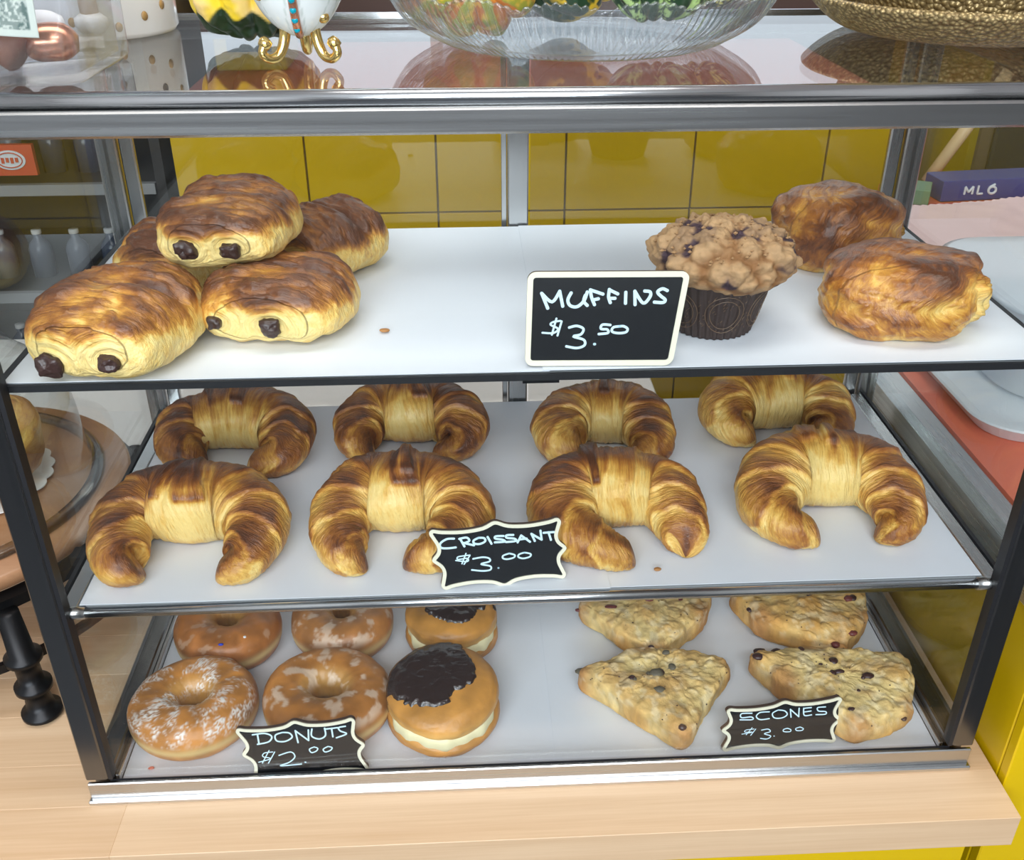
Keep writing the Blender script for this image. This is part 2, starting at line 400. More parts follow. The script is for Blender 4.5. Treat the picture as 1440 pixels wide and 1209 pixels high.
# red sign hanging on the shelf
rs = empty('red_sign', (-1.02, 1.5, .06), 'red sign with a white oval on the dark shelving, far left', 'sign')
box('board', M['red_card'], rs, -1.12, 1.49, .058, -.884, 1.502, .118)
o_ = MB().prism([(.030*math.cos(a*PI/16), .0190*math.sin(a*PI/16)) for a in range(32)], 0, .002)
o_.V = [(-.930+x, 1.489-z, .089+y) for x, y, z in o_.V]; o_.build('oval_emblem', M['white_ink'], rs)
o_ = MB().tube([(-.930+.024*math.cos(a*PI/12), 1.486, .089+.0145*math.sin(a*PI/12)) for a in range(25)], .0012, 5); o_.build('oval_ring', M['red_card'], rs)
o_ = MB()
for k in range(4): o_.box(-.946+.009*k, 1.485, .083+.002*(k % 2), -.9405+.009*k, 1.488, .094)
o_.build('lettering', M['red_card'], rs)

# ================================================================ DISPLAY CASE
W2, D, Z1, Z2, H = .33, .2925, .1754, .3400, .5033
dcs = empty('display_case', (0, D/2, 0), 'brushed steel and glass countertop pastry case with three tiers', 'display case')
def part(name, m, *a, b=.0012): return box(name, m, dcs, *a, b=b)
P = .016
for sx in (-1, 1):
    x0, x1 = sorted((sx*W2, sx*(W2-P)))
    fp = part('front_post', M['dark_post'], x0, 0, .022, x1, .012, H-.022)
    xg0, xg1 = sorted((sx*(W2-P), sx*(W2-P-.003)))
    box('gasket', M['black_rubber'], fp, xg0, .001, .022, xg1, .010, H-.022)
    bp = part('back_post', M['steel_post'], x0, D-.012, .022, x1, D, H-.012)
    xh0, xh1 = sorted((sx*(W2-P-.001), sx*(W2-P-.012)))
    part('door_stile', M['steel_post'], xh0, D-.008, .022, xh1, D-.002, H-.012)
    part('bottom_side_rail', M['dark_post'], x0, .012, 0, x1, D-.012, .022)
    part('tray_lip', M['steel_side'], xg0+sx*-.0, .012, .006, xg1, D-.012, .014, b=.0005)
    part('top_side_rail', M['steel_side'], x0, .006, H-.018, x1, D-.006, H-.004)
    part('side_glass', M['side_glass'], sx*(W2-.008)-.0015, .012, .020, sx*(W2-.008)+.0015, D-.012, H-.018, b=0)
part('bottom_front_rail', M['steel'], -W2, 0, .004, W2, .0034, .0185, b=.0008)
box('gasket', M['black_rubber'], dcs, -W2+P, .0034, .006, W2-P, .0042, .0190)
part('bottom_front_lip', M['bright_steel'], -W2-.001, -.004, 0, W2+.001, .004, .0042, b=.001)
part('bottom_back_rail', M['steel'], -W2, D-.014, 0, W2, D, .022)
part('floor_panel', M['steel'], -W2+P, .0045, .001, W2-P, D-.014, .006, b=0)
part('centre_back_post', M['steel_post'], -.0085, D-.010, .022, .0085, D+.002, H-.012)
part('centre_back_post', M['steel_post'], -.0135, D-.004, .022, -.009, D+.004, H-.012, b=.0005)
part('top_front_rail', M['steel'], -W2-.001, -.002, H-.0203, W2+.001, .012, H-.0065, b=.0015)
tl = MB().tube([(-W2-.003, .003, H-.0025), (W2+.003, .003, H-.0025)], .0045, 20).build('top_front_lip', M['bright_steel'], dcs, True)
part('top_back_rail', M['steel'], -W2, D-.010, H-.016, W2, D+.004, H+.0005)
box('rail_ridge', M['bright_steel'], dcs, -W2, D-.012, H, W2, D-.009, H+.0022)
M['lid_glass'] = thin_glass('lid_glass', (.97, .99, .98), .07)
part('lid_glass', M['lid_glass'], -W2+.002, .006, H-.003, W2-.002, D-.010, H, b=0)
part('front_glass', M['glass'], -W2+P+.001, .004, .023, W2-P-.001, .007, H-.020, b=0)
part('back_glass', M['back_glass'], -W2+P+.002, D-.006, .023, -.014, D-.004, H-.014, b=0)
part('back_glass', M['back_glass'], .010, D-.006, .023, W2-P-.002, D-.004, H-.014, b=0)
for zt, nm, w in ((Z1, 'middle_shelf', .3175), (Z2, 'top_shelf', .3175)):
    sh = part(nm, M['shelf_grey'], -w+.004, .012, zt-.004, w-.004, D-.012, zt-.0004, b=0)
    if zt == Z1:
        for sx in (-1, 1):
            a, b_ = sorted((sx*w, sx*(w-.011)))
            box('side_strip', M['bright_steel'] if sx < 0 else M['steel_side'], sh, a, .009, zt-.006, b_, D-.012, zt+.0004, b=.0008)
            c_, d_ = sorted((sx*(w+.0005), sx*(w+.0035)))
            box('dark_trim', M['black_rubber'], sh, c_, .012, zt-.008, d_, D-.012, zt+.0015)
        MB().tube([(-w, .0095, zt-.004), (w, .0095, zt-.004)], .0038, 16).build('front_tube', M['bright_steel'], sh, True)
        for sx in (-1, 1):
            MB().tube([(sx*(w-.016), .0095, zt-.004), (sx*(w+.001), .0095, zt-.004)], .0046, 14).build('end_sleeve', M['steel'], sh, True)
    else:
        box('front_edge', M['black_rubber'], sh, -w, .0105, zt-.0045, w, .0125, zt-.0002)
        for sx in (-1, 1):
            c_, d_ = sorted((sx*(w-.003), sx*(w+.001)))
            box('dark_trim', M['black_rubber'], sh, c_, .012, zt-.006, d_, D-.012, zt+.0012)
            box('bracket', M['black_metal'], sh, *( (sx*(w-.02), D-.03) if sx > 0 else (-w, D-.03)), zt-.014, *((sx*w, D-.012) if sx > 0 else (-w+.02, D-.012)), zt-.005)
        box('bracket', M['black_metal'], sh, -.012, .014, zt-.008, .010, .024, zt-.0042)
# ---- paper liners
def sheet(x0, y0, x1, y1, z, label, t=.0004, rot=0, curl=0):
    n, m = 40, 24; U, V_ = np.meshgrid(np.linspace(0, 1, n), np.linspace(0, 1, m), indexing='ij')
    X = x0+(x1-x0)*U; Y = y0+(y1-y0)*V_; Zt = z+.00035*fbm(np.stack([X*14, Y*14, X*0+z*50], -1), 2)
    Pt = np.stack([X, Y, Zt], -1).reshape(-1, 3); F = gridF(n, m, False)
    bnd = [i*m for i in range(n)]+[(n-1)*m+j for j in range(1, m)]+[i*m+m-1 for i in range(n-2, -1, -1)]+[j for j in range(m-2, 0, -1)]
    Pb = Pt[bnd]-np.array([0, 0, t]); k = len(Pt); L = len(bnd)
    F = F.tolist()+[(bnd[i], k+i, k+(i+1) % L, bnd[(i+1) % L]) for i in range(L)]+[tuple(range(k, k+L))]
    return tag(mesh('paper_liner', np.concatenate([Pt, Pb]), F, M['paper'], None, False, origin=((x0+x1)/2, (y0+y1)/2, z)), label, 'paper', 'white paper liners')
sheet(-.3155, .0128, .004, .279, Z2+.0006, 'white paper liner on the top shelf under the chocolate croissants')
sheet(.0, .0126, .3145, .279, Z2+.0013, 'white paper liner on the top shelf under the muffin')
sheet(-.305, .0108, .048, .279, Z1+.0013, 'white paper liner on the middle shelf, left sheet lying over the right')
sheet(.040, .0128, .3055, .279, Z1+.0005, 'white paper liner on the middle shelf, right sheet under the palest croissants')
sheet(-.3105, .0075, .02, .277, .0070, 'white paper liner on the bottom tray under the donuts')
sheet(.015, .0075, .3105, .277, .0076, 'white paper liner on the bottom tray under the scones')
Z1 += .0018; Z2 += .0018; Z0 = .0082
# strokes of the chalk writing, in each board's own (0..1, 0..1) frame
CROISSANTS = [
[(-0.268, 0.0367, 0.0097), (-0.2823, 0.0363, 0.0183), (-0.2914, 0.0744, 0.0231), (-0.275, 0.0964, 0.0289), (-0.2455, 0.0914, 0.0318), (-0.218, 0.0923, 0.0298), (-0.1964, 0.0721, 0.0232), (-0.2015, 0.0357, 0.0164), (-0.2198, 0.0321, 0.0087)],
[(-0.1175, 0.0339, 0.0088), (-0.1323, 0.0424, 0.0167), (-0.1385, 0.0745, 0.0224), (-0.1214, 0.1002, 0.0293), (-0.0966, 0.0972, 0.0323), (-0.0692, 0.0964, 0.0302), (-0.0512, 0.0732, 0.0234), (-0.0663, 0.042, 0.0177), (-0.0934, 0.0401, 0.0108)],
[(0.0688, 0.0337, 0.0099), (0.0468, 0.0373, 0.0167), (0.0214, 0.0574, 0.0241), (0.0301, 0.0943, 0.0293), (0.0634, 0.0963, 0.0325), (0.0933, 0.0935, 0.0273), (0.1025, 0.0709, 0.0226), (0.106, 0.0475, 0.016), (0.1048, 0.0388, 0.008)],
[(0.2046, 0.0516, 0.0102), (0.182, 0.0564, 0.0178), (0.172, 0.0801, 0.0234), (0.1932, 0.1123, 0.0302), (0.2233, 0.1131, 0.0324), (0.2535, 0.1093, 0.0302), (0.2665, 0.0804, 0.023), (0.2605, 0.0552, 0.0153), (0.2448, 0.0529, 0.0102)],
[(-0.2554, 0.1733, 0.0102), (-0.2742, 0.1819, 0.0194), (-0.2786, 0.2132, 0.0236), (-0.259, 0.2197, 0.0284), (-0.2367, 0.2212, 0.0308), (-0.2128, 0.2174, 0.0284), (-0.195, 0.2047, 0.024), (-0.1968, 0.1709, 0.0181), (-0.2232, 0.1664, 0.0102)],
[(-0.1231, 0.1839, 0.0104), (-0.1348, 0.1917, 0.0186), (-0.1319, 0.2189, 0.0245), (-0.1132, 0.2276, 0.0289), (-0.0919, 0.2232, 0.0311), (-0.0681, 0.2246, 0.0277), (-0.0515, 0.2031, 0.0242), (-0.0565, 0.1826, 0.0139), (-0.0753, 0.1867, 0.0082)],
[(0.0497, 0.1685, 0.0104), (0.0339, 0.1738, 0.0196), (0.0303, 0.1989, 0.0242), (0.0485, 0.2151, 0.0275), (0.0694, 0.2143, 0.0299), (0.0928, 0.2092, 0.0274), (0.1017, 0.1923, 0.0229), (0.1013, 0.1679, 0.0172), (0.0833, 0.1614, 0.0103)],
[(0.1957, 0.1926, 0.0107), (0.1784, 0.1978, 0.0178), (0.1759, 0.2207, 0.0261), (0.1946, 0.2303, 0.0294), (0.2195, 0.231, 0.0307), (0.2442, 0.2295, 0.0282), (0.2578, 0.2146, 0.0248), (0.2537, 0.1882, 0.0177), (0.2326, 0.1856, 0.0118)],
]
W_MUF = [[(0.092,0.776),(0.134,0.621)],[(0.092,0.776),(0.16,0.687),(0.204,0.797)],[(0.204,0.797),(0.229,0.642)],[(0.276,0.779),(0.259,0.708),(0.275,0.649),(0.319,0.634),(0.36,0.693),(0.377,0.788)],[(0.366,0.752),(0.36,0.693),(0.384,0.649)],[(0.396,0.81),(0.406,0.737),(0.43,0.656)],[(0.396,0.81),(0.476,0.766)],[(0.416,0.704),(0.45,0.717)],[(0.514,0.813),(0.514,0.736),(0.529,0.677)],[(0.514,0.81),(0.569,0.768)],[(0.52,0.721),(0.555,0.721)],[(0.619,0.782),(0.626,0.669)],[(0.675,0.794),(0.688,0.654)],[(0.675,0.794),(0.738,0.669),(0.775,0.735),(0.771,0.786),(0.737,0.796)],[(0.877,0.8),(0.845,0.819),(0.818,0.786),(0.844,0.741),(0.874,0.705),(0.864,0.675),(0.809,0.679)],[(0.22,0.485),(0.175,0.473),(0.159,0.444),(0.209,0.4),(0.18,0.356),(0.109,0.359)],[(0.194,0.51),(0.171,0.338)],[(0.229,0.48),(0.208,0.329)],[(0.281,0.414),(0.329,0.431),(0.374,0.399),(0.361,0.34),(0.312,0.318),(0.383,0.281),(0.391,0.222),(0.342,0.193),(0.272,0.211)],[(0.456,0.234),(0.459,0.234)],[(0.546,0.439),(0.495,0.442),(0.489,0.398),(0.53,0.391),(0.537,0.354),(0.479,0.342)],[(0.608,0.424),(0.568,0.413),(0.563,0.369),(0.605,0.351),(0.654,0.361),(0.662,0.397),(0.635,0.424),(0.608,0.424)]]
W_CRO = [[(0.175,0.824),(0.121,0.827),(0.067,0.768),(0.065,0.697),(0.117,0.677),(0.174,0.68)],[(0.22,0.815),(0.241,0.684)],[(0.215,0.812),(0.27,0.822),(0.286,0.766),(0.238,0.732)],[(0.239,0.741),(0.314,0.686)],[(0.359,0.8),(0.319,0.763),(0.32,0.715),(0.36,0.698),(0.404,0.733),(0.4,0.786),(0.359,0.8)],[(0.429,0.798),(0.449,0.683)],[(0.549,0.79),(0.491,0.797),(0.485,0.76),(0.537,0.732),(0.552,0.697),(0.477,0.7)],[(0.624,0.792),(0.574,0.797),(0.572,0.756),(0.628,0.73),(0.638,0.69),(0.563,0.688)],[(0.684,0.771),(0.65,0.665)],[(0.684,0.771),(0.745,0.655)],[(0.669,0.708),(0.723,0.711)],[(0.764,0.781),(0.783,0.661)],[(0.764,0.781),(0.837,0.671)],[(0.837,0.671),(0.836,0.818)],[(0.859,0.779),(0.937,0.775)],[(0.896,0.78),(0.909,0.653)],[(0.269,0.532),(0.18,0.523),(0.173,0.48),(0.244,0.484),(0.24,0.432),(0.155,0.466)],[(0.242,0.564),(0.196,0.405)],[(0.268,0.523),(0.212,0.393)],[(0.289,0.466),(0.362,0.478),(0.41,0.451),(0.411,0.398),(0.341,0.368),(0.41,0.319),(0.405,0.259),(0.345,0.253),(0.263,0.286)],[(0.47,0.276),(0.472,0.276)],[(0.573,0.497),(0.525,0.472),(0.518,0.429),(0.55,0.406),(0.602,0.422),(0.613,0.463),(0.573,0.497)],[(0.69,0.488),(0.647,0.465),(0.64,0.423),(0.676,0.393),(0.728,0.411),(0.737,0.456),(0.69,0.488)]]
W_DON = [[(0.165, 0.85), (0.148, 0.675)], [(0.125, 0.86), (0.225, 0.865), (0.275, 0.8), (0.235, 0.705), (0.135, 0.675)], [(0.374, 0.853), (0.309, 0.814), (0.303, 0.708), (0.37, 0.684), (0.439, 0.749), (0.428, 0.831), (0.374, 0.853)], [(0.484, 0.863), (0.473, 0.644)], [(0.484, 0.863), (0.566, 0.664)], [(0.566, 0.664), (0.593, 0.853)], [(0.624, 0.862), (0.604, 0.735), (0.659, 0.673), (0.718, 0.725), (0.731, 0.857)], [(0.729, 0.842), (0.84, 0.847)], [(0.788, 0.846), (0.777, 0.693)], [(0.906, 0.86), (0.848, 0.846), (0.855, 0.782), (0.898, 0.723), (0.805, 0.668)], [(0.235, 0.508), (0.162, 0.501), (0.139, 0.435), (0.197, 0.387), (0.086, 0.337)], [(0.209, 0.54), (0.113, 0.316)], [(0.251, 0.505), (0.164, 0.307)], [(0.277, 0.436), (0.384, 0.48), (0.404, 0.386), (0.341, 0.291), (0.253, 0.238), (0.435, 0.238)], [(0.473, 0.268), (0.478, 0.267)], [(0.593, 0.535), (0.548, 0.501), (0.555, 0.437), (0.598, 0.455), (0.619, 0.504), (0.593, 0.535)], [(0.71, 0.523), (0.663, 0.48), (0.672, 0.426), (0.72, 0.448), (0.741, 0.496), (0.71, 0.523)]]
W_SCO = [[(0.222,0.838),(0.132,0.852),(0.137,0.759),(0.22,0.755),(0.234,0.69),(0.126,0.714)],[(0.372,0.832),(0.293,0.836),(0.264,0.754),(0.302,0.672),(0.38,0.675)],[(0.448,0.852),(0.403,0.788),(0.425,0.682),(0.493,0.664),(0.534,0.729),(0.506,0.819),(0.448,0.852)],[(0.556,0.84),(0.571,0.661)],[(0.556,0.84),(0.639,0.655)],[(0.639,0.655),(0.632,0.843)],[(0.672,0.832),(0.687,0.672),(0.75,0.667)],[(0.672,0.832),(0.739,0.831)],[(0.682,0.748),(0.74,0.756)],[(0.863,0.816),(0.796,0.816),(0.808,0.739),(0.87,0.711),(0.873,0.653),(0.79,0.663)],[(0.257,0.468),(0.19,0.461),(0.182,0.415),(0.25,0.398),(0.157,0.372)],[(0.24,0.503),(0.196,0.351)],[(0.273,0.464),(0.236,0.329)],[(0.327,0.427),(0.382,0.437),(0.404,0.373),(0.354,0.337),(0.414,0.27),(0.384,0.211),(0.326,0.236)],[(0.442,0.263),(0.446,0.262)],[(0.552,0.414),(0.52,0.392),(0.527,0.344),(0.58,0.331),(0.584,0.377),(0.552,0.414)],[(0.664,0.416),(0.628,0.39),(0.64,0.341),(0.685,0.336),(0.694,0.375),(0.664,0.416)]]
Q_MUF = [[-0.0105, 0.0178, 0.342], [0.0774, 0.0143, 0.342], [0.0859, 0.0251, 0.3971], [-0.0085, 0.0289, 0.397]]
Q_CRO = [[-0.0655, 0.0139, 0.1774], [0.019, 0.0226, 0.1774], [0.0151, 0.0333, 0.2204], [-0.0735, 0.024, 0.2198]]
Q_DON = [[-0.2098, 0.006, 0.01], [-0.1258, 0.0098, 0.01], [-0.1349, 0.0209, 0.0551], [-0.2216, 0.0164, 0.0528]]
Q_SCO = [[0.1428, 0.0155, 0.01], [0.2325, 0.0202, 0.01], [0.2351, 0.0301, 0.0482], [0.145, 0.0247, 0.0456]]
# ================================================================ CROISSANTS
def croissant(ctrl, zb, seed, label, flap=None, dark=0):
    C_ = catmull(ctrl, 60); d = np.r_[0, np.cumsum(np.linalg.norm(np.diff(C_[:, :2], axis=0), axis=1))]
    L = d[-1]; r0, r1 = ctrl[0][2], ctrl[-1][2]
    n, m = 300, 96
    e = np.concatenate([np.linspace(0, 1, 26)[:-1]**2*r0*.9, np.linspace(r0*.9, L-r1*.9, n-50), L-(np.linspace(1, 0, 26)[1:]**2)*r1*.9])
    # extend tips a little beyond the control ends
    s = e; X = np.interp(s, d, C_[:, 0]); Y = np.interp(s, d, C_[:, 1]); Rr = np.interp(s, d, C_[:, 2])
    k = 5
    for _ in range(k):
        for A in (X, Y, Rr): A[1:-1] = (A[:-2]+A[1:-1]*2+A[2:])/4
    tip = np.sqrt(np.clip(1-np.clip(1-s/(r0*.9), 0, 1)**2, 0, 1))*np.sqrt(np.clip(1-np.clip(1-(L-s)/(r1*.9), 0, 1)**2, 0, 1))
    T = np.stack([np.gradient(X, s+1e-9*np.arange(len(s))), np.gradient(Y, s+1e-9*np.arange(len(s)))], 1); T /= np.linalg.norm(T, axis=1)[:, None]+1e-9
    S = np.stack([T[:, 1], -T[:, 0]], 1)            # points to the inside of the crescent
    ph = np.linspace(0, 2*PI, m, endpoint=False); PH, SS = np.meshgrid(ph, s)
    q = (SS/L-.5)*2; aq = np.abs(q); cph, sph = np.cos(PH), np.sin(PH)
    rg = np.random.RandomState(seed); o1, o2 = rg.rand(2)*50
    warp = .35*fbm(np.stack([q*2.2+o1, cph*1.1, sph*1.1+o2], -1), 2, seed)-.17
    kk = np.power(aq, .9)*(5.2+rg.rand()*.8)+.05+rg.rand()*.25+2.2*warp+.32*cph+.35*q
    saw = kk-np.floor(kk); sawd = np.where(saw > .90, (1-saw)/.10, saw/.90)
    lay = (sawd-.45)
    amp = .30+.70*sm(.12, .45, aq)
    r = Rr[:, None]*tip[:, None]*(1+.13*amp*lay*np.clip(.35+sph, 0, 1)+.13*(fbm(np.stack([q*3+o2, cph*1.3, sph*1.3+o1], -1), 3, seed+5)-.5))
    bak = .33+.20*np.clip(sph, -.3, 1)+.36*amp*(sawd-.4)+.12*(aq-.35)+.85*(fbm(np.stack([q*4.2+o1, cph*1.2, sph*1.2], -1), 3, seed+9)-.5)+dark
    bak -= .40*sm(.1, 1.0, cph)*sm(.85, .30, aq)
    bak += .42*(vn(np.stack([q*34+warp*9, cph*.9+o2, sph*.9], -1), seed+22)-.38)*sm(.40, .15, aq)*sm(1.1, .2, cph)+.10*sm(.4, .2, aq)
    bak += .16*sm(.2, -.5, cph)*sm(.5, .1, aq)
    bak = np.where((saw > .90), bak-.12*amp, bak); bak = bak+.30*(vn(np.stack([q*16+warp*5, cph*1.2+o1, sph*1.2], -1), seed+21)-.5)*sm(.6, .1, aq)
    if flap is not None:
        for (q0, w_, up, pa, pb, bk) in flap:       # a strip of dough laid over the middle
            edge = sm(w_, w_*.72, np.abs(q-q0-.02*np.sin(PH*3)))*sm(pa-.12, pa, PH)*sm(pb+.10, pb, PH)
            r = r+up*edge; bak = bak+bk*edge+.35*edge*sm(pa+.22, pa, PH)
            rim = sm(w_*1.25, w_, np.abs(q-q0))*sm(w_*.72, w_*.95, np.abs(q-q0))*sm(pa-.12, pa, PH)*sm(pb+.1, pb, PH); bak = bak-.15*rim
    fl = vn(np.stack([q*60+3*warp*6, cph*1.6, sph*1.6], -1), seed+3)+.6*vn(np.stack([q*120+warp*18, cph*2.5, sph*2.5], -1), seed+4)
    r = r+tip[:, None]*.0014*(fl-.8); bak = bak+.16*(fl-.8)
    zc = zb+.80*Rr*np.maximum(tip, .3)
    P = np.stack([X[:, None]+S[:, :1]*cph*r, Y[:, None]+S[:, 1:]*cph*r, zc[:, None]+.86*sph*r], -1)
    low = zb+.0002; z = P[..., 2]; P[..., 2] = np.where(z < low+.003, low+.003*np.exp(np.clip((z-low-.003)/.003, -20, 0))*1.0, z)
    st = np.stack([(SS+.018*warp+.004*np.sin(PH+q*3))/.0013, PH*0+cph*2.2+fbm(np.stack([q*6, cph, sph], -1), 2)*2, sph*2.2+seed*7.0], -1)
    o = mesh('croissant', P.reshape(-1, 3), gridF(len(s), m), M['croissant'], None, True, {'bake': np.clip(bak, 0, 1).ravel(), 'st': st.reshape(-1, 3)}, origin=(float(X.mean()), float(Y.mean()), zb))
    return tag(o, label, 'croissant', 'croissants on the middle shelf')
CL = ['golden croissant, front row far left, deep grooves across its middle', 'croissant with a pale blistered end flap on its crown, behind the price board',
      'croissant with one dark brown strip down its middle, right of the price board', 'light golden croissant with a knotted crown, front row far right',
      'dark brown croissant in the back row, far left', 'dark brown croissant in the back row, second from left',
      'croissant in the back row behind the one with the dark strip', 'palest croissant, back row far right, behind the knotted one']
FL = [[(-.13, .040, .0030, .75, 2.2, .25), (.03, .075, .0035, .70, 2.2, .22)], [(-.01, .080, .0030, .85, 2.2, .15), (.0, .045, .0035, 1.15, 2.1, -.16)],
      [(.0, .050, .0050, .75, 2.2, .45)], [(-.06, .07, .004, 1.5, 2.6, .0), (.08, .05, .005, 1.35, 2.6, -.05)],
      [(.0, .07, .004, 1.0, 2.6, .1)], [(.02, .06, .003, 1.0, 2.6, .1)], [(.0, .05, .004, 1.2, 2.6, .2)], [(.04, .07, .003, 1.2, 2.6, -.05)]]
DK = [.03, -.02, .0, -.02, .14, .12, .04, -.06]
for i, c in enumerate(CROISSANTS): croissant(c, Z1, 11+i*3, CL[i], FL[i], DK[i])

# ================================================================ generic rounded solid
def sgp(v, e): return np.sign(v)*np.abs(v)**e
def rows(n, a, frac=.34):
    k = int(n*frac); w = np.linspace(0, .90, k, endpoint=False); cap = -np.arccos(np.clip(w**(1/a), 0, 1)); e = math.acos(.90**(1/a))
    return np.concatenate([cap, np.linspace(-e, e, n-2*k), -cap[::-1]])
def solid(n, m, fn, a=1): 
    v, u = np.meshgrid(rows(n, a) if a != 1 else np.linspace(-PI/2, PI/2, n), np.linspace(0, 2*PI, m, endpoint=False), indexing='ij'); return fn(v, u)

# ================================================================ CHOCOLATE CROISSANTS
def choc_croissant(cx, cy, zb, w, l, h, rot, seed, label, chips, dark=0, tilt=0):
    n, m = 130, 170
    # pole axis runs along the roll (local -y end first)
    vv = rows(n, .42, .27)
    v, u = np.meshgrid(vv, np.linspace(0, 2*PI, m, endpoint=False), indexing='ij')
    cv = np.abs(np.cos(v))**.42; y = sgp(np.sin(v), .75)*l/2
    X = w/2*cv*sgp(np.cos(u), .78); Z = h/2*cv*sgp(np.sin(u), .80)
    up = np.clip(np.sin(u), 0, 1)*cv
    # roll seam: a step across the top in the middle of the length
    yy = y/(l/2)
    seam = .15*h*(-np.exp(-((yy-.02-.12*np.cos(u))/.07)**2)+.55*np.exp(-((yy+.30)/.28)**2)+.45*np.exp(-((yy-.5)/.25)**2))*sm(.1, .7, up)
    P = np.stack([X, y, Z], -1); nz = fbm(P*38+seed*9.1, 3, seed)-.5; n2 = fbm(P*130+seed, 3, seed+2)-.5
    rad = np.stack([X/(w/2)**2, y/(l/2)**2*.6, Z/(h/2)**2], -1); rad /= np.linalg.norm(rad, axis=-1, keepdims=True)+1e-9
    fk = fbm(np.stack([P[..., 0]*45, (P[..., 1]+nz*.02)*190, P[..., 2]*90], -1)+seed, 3, seed+5)-.5; ed = sm(.02, .05, fk)
    P = P+rad*(nz*.010+n2*.0026+(fk*.0030+ed*.0010)*sm(.0, .5, up))[..., None]; P[..., 2] += seam
    P[..., 0] *= 1-.10*(Z/(h/2))*(1 if True else 0)
    face = sm(.80, .97, np.abs(np.sin(v)))*sm(.5, .0, np.clip(P[..., 2]/(h/2), 0, 1)*.9)
    rel = (P[..., 2]+h/2)/h
    # laminations: rings round the chocolate sticks on the cut ends, ripples along the body
    cc = [(c[0]*w/2, c[1]*h/2) for c in chips]
    dd = np.minimum(*[np.hypot(P[..., 0]-c[0], (P[..., 2]-c[1])*1.3) for c in cc])
    ring = np.sin(dd/.0021*2+nz*6)
    fr = sm(.93, .995, np.abs(np.sin(v)))
    P[..., 1] += np.sign(y)*(-.0006*ring-.002*np.exp(-(dd/.008)**2))*fr
    bak = .10+.62*sm(.45, .85, rel+nz*.35)+.9*nz*sm(.3, .7, rel)+.25*n2+.55*fk*sm(.4, .8, rel)+.08*ed*sm(.5, .8, rel)+dark-.30*face+.05*ring*fr+.12*sm(.9, 1.0, np.abs(yy))*sm(.6, .8, rel)*0
    bak += .18*np.exp(-((yy-.08-.12*np.cos(u))/.07)**2)*sm(.4, .8, up)
    st = np.stack([np.where(fr > .3, dd/.0016, (P[..., 1]+nz*.012)/.0024), P[..., 0]/.012, P[..., 2]/(.006)+seed*5], -1)
    P[..., 2] = np.maximum(P[..., 2], -h/2*.93)+h/2*.93
    ca, sa = math.cos(rot), math.sin(rot); ct_, st_ = math.cos(tilt), math.sin(tilt)
    def tf(Q):
        x, yv, z = Q[..., 0], Q[..., 1], Q[..., 2]; y2 = yv*ct_-z*st_; z2 = yv*st_+z*ct_
        return np.stack([cx+x*ca-y2*sa, cy+x*sa+y2*ca, zb+z2+abs(st_)*l/2*.6], -1)
    root = empty('chocolate_croissant', (cx, cy, zb), label, 'pastry', 'chocolate croissants on the top shelf')
    mesh('roll', tf(P).reshape(-1, 3), gridF(n, m), M['chocolate_croissant'], root, True, {'bake': np.clip(bak, 0, 1).ravel(), 'st': st.reshape(-1, 3)})
    for k, c in enumerate(chips):
        def fn(v, u):
            Q = np.stack([np.abs(np.cos(v))**.6*sgp(np.cos(u), .65)*c[2]*.9, np.sin(v)*.0045, np.abs(np.cos(v))**.6*sgp(np.sin(u), .65)*c[3]*.9], -1)
            nn = fbm(Q*260+seed*3+k*7, 2, seed+k); f = 1+.9*(nn-.5); Q = sgp(Q, 1)*f[..., None]
            return Q+np.array([c[0]*w/2, -l/2-.0005, (c[1]*h/2)+h/2*.93])
        Q = solid(18, 26, fn); mesh('chocolate_stick', tf(Q).reshape(-1, 3), gridF(18, 26), M['choc'], root)
    return root
choc_croissant(-.254, .052, Z2, .090, .096, .047, math.radians(-11), 1, 'plump chocolate croissant nearest the front left corner of the top shelf', [(-.45, -.42, .0078, .0075), (.36, -.25, .0072, .0050)])
choc_croissant(-.163, .088, Z2, .094, .078, .041, math.radians(-10), 2, 'chocolate croissant front right of the pile, wide pale cut end', [(-.62, -.15, .0052, .0048), (.12, -.22, .0068, .0062)], .05)
choc_croissant(-.240, .176, Z2, .084, .096, .044, math.radians(-20), 3, 'chocolate croissant at the back left, mostly under the topmost one', [(.1, -.2, .007, .0055), (.55, -.25, .010, .0075)], .04)
choc_croissant(-.146, .196, Z2, .080, .080, .044, math.radians(-40), 4, 'dark golden chocolate croissant at the back right of the pile', [(-.45, -.3, .007, .006), (.4, -.3, .007, .006)], .08)
choc_croissant(-.197, .128, Z2+.0370, .086, .086, .039, math.radians(-8), 5, 'topmost chocolate croissant, lying on the others', [(-.36, -.12, .0075, .0065), (.30, -.12, .0068, .0048)], .05, tilt=.04)

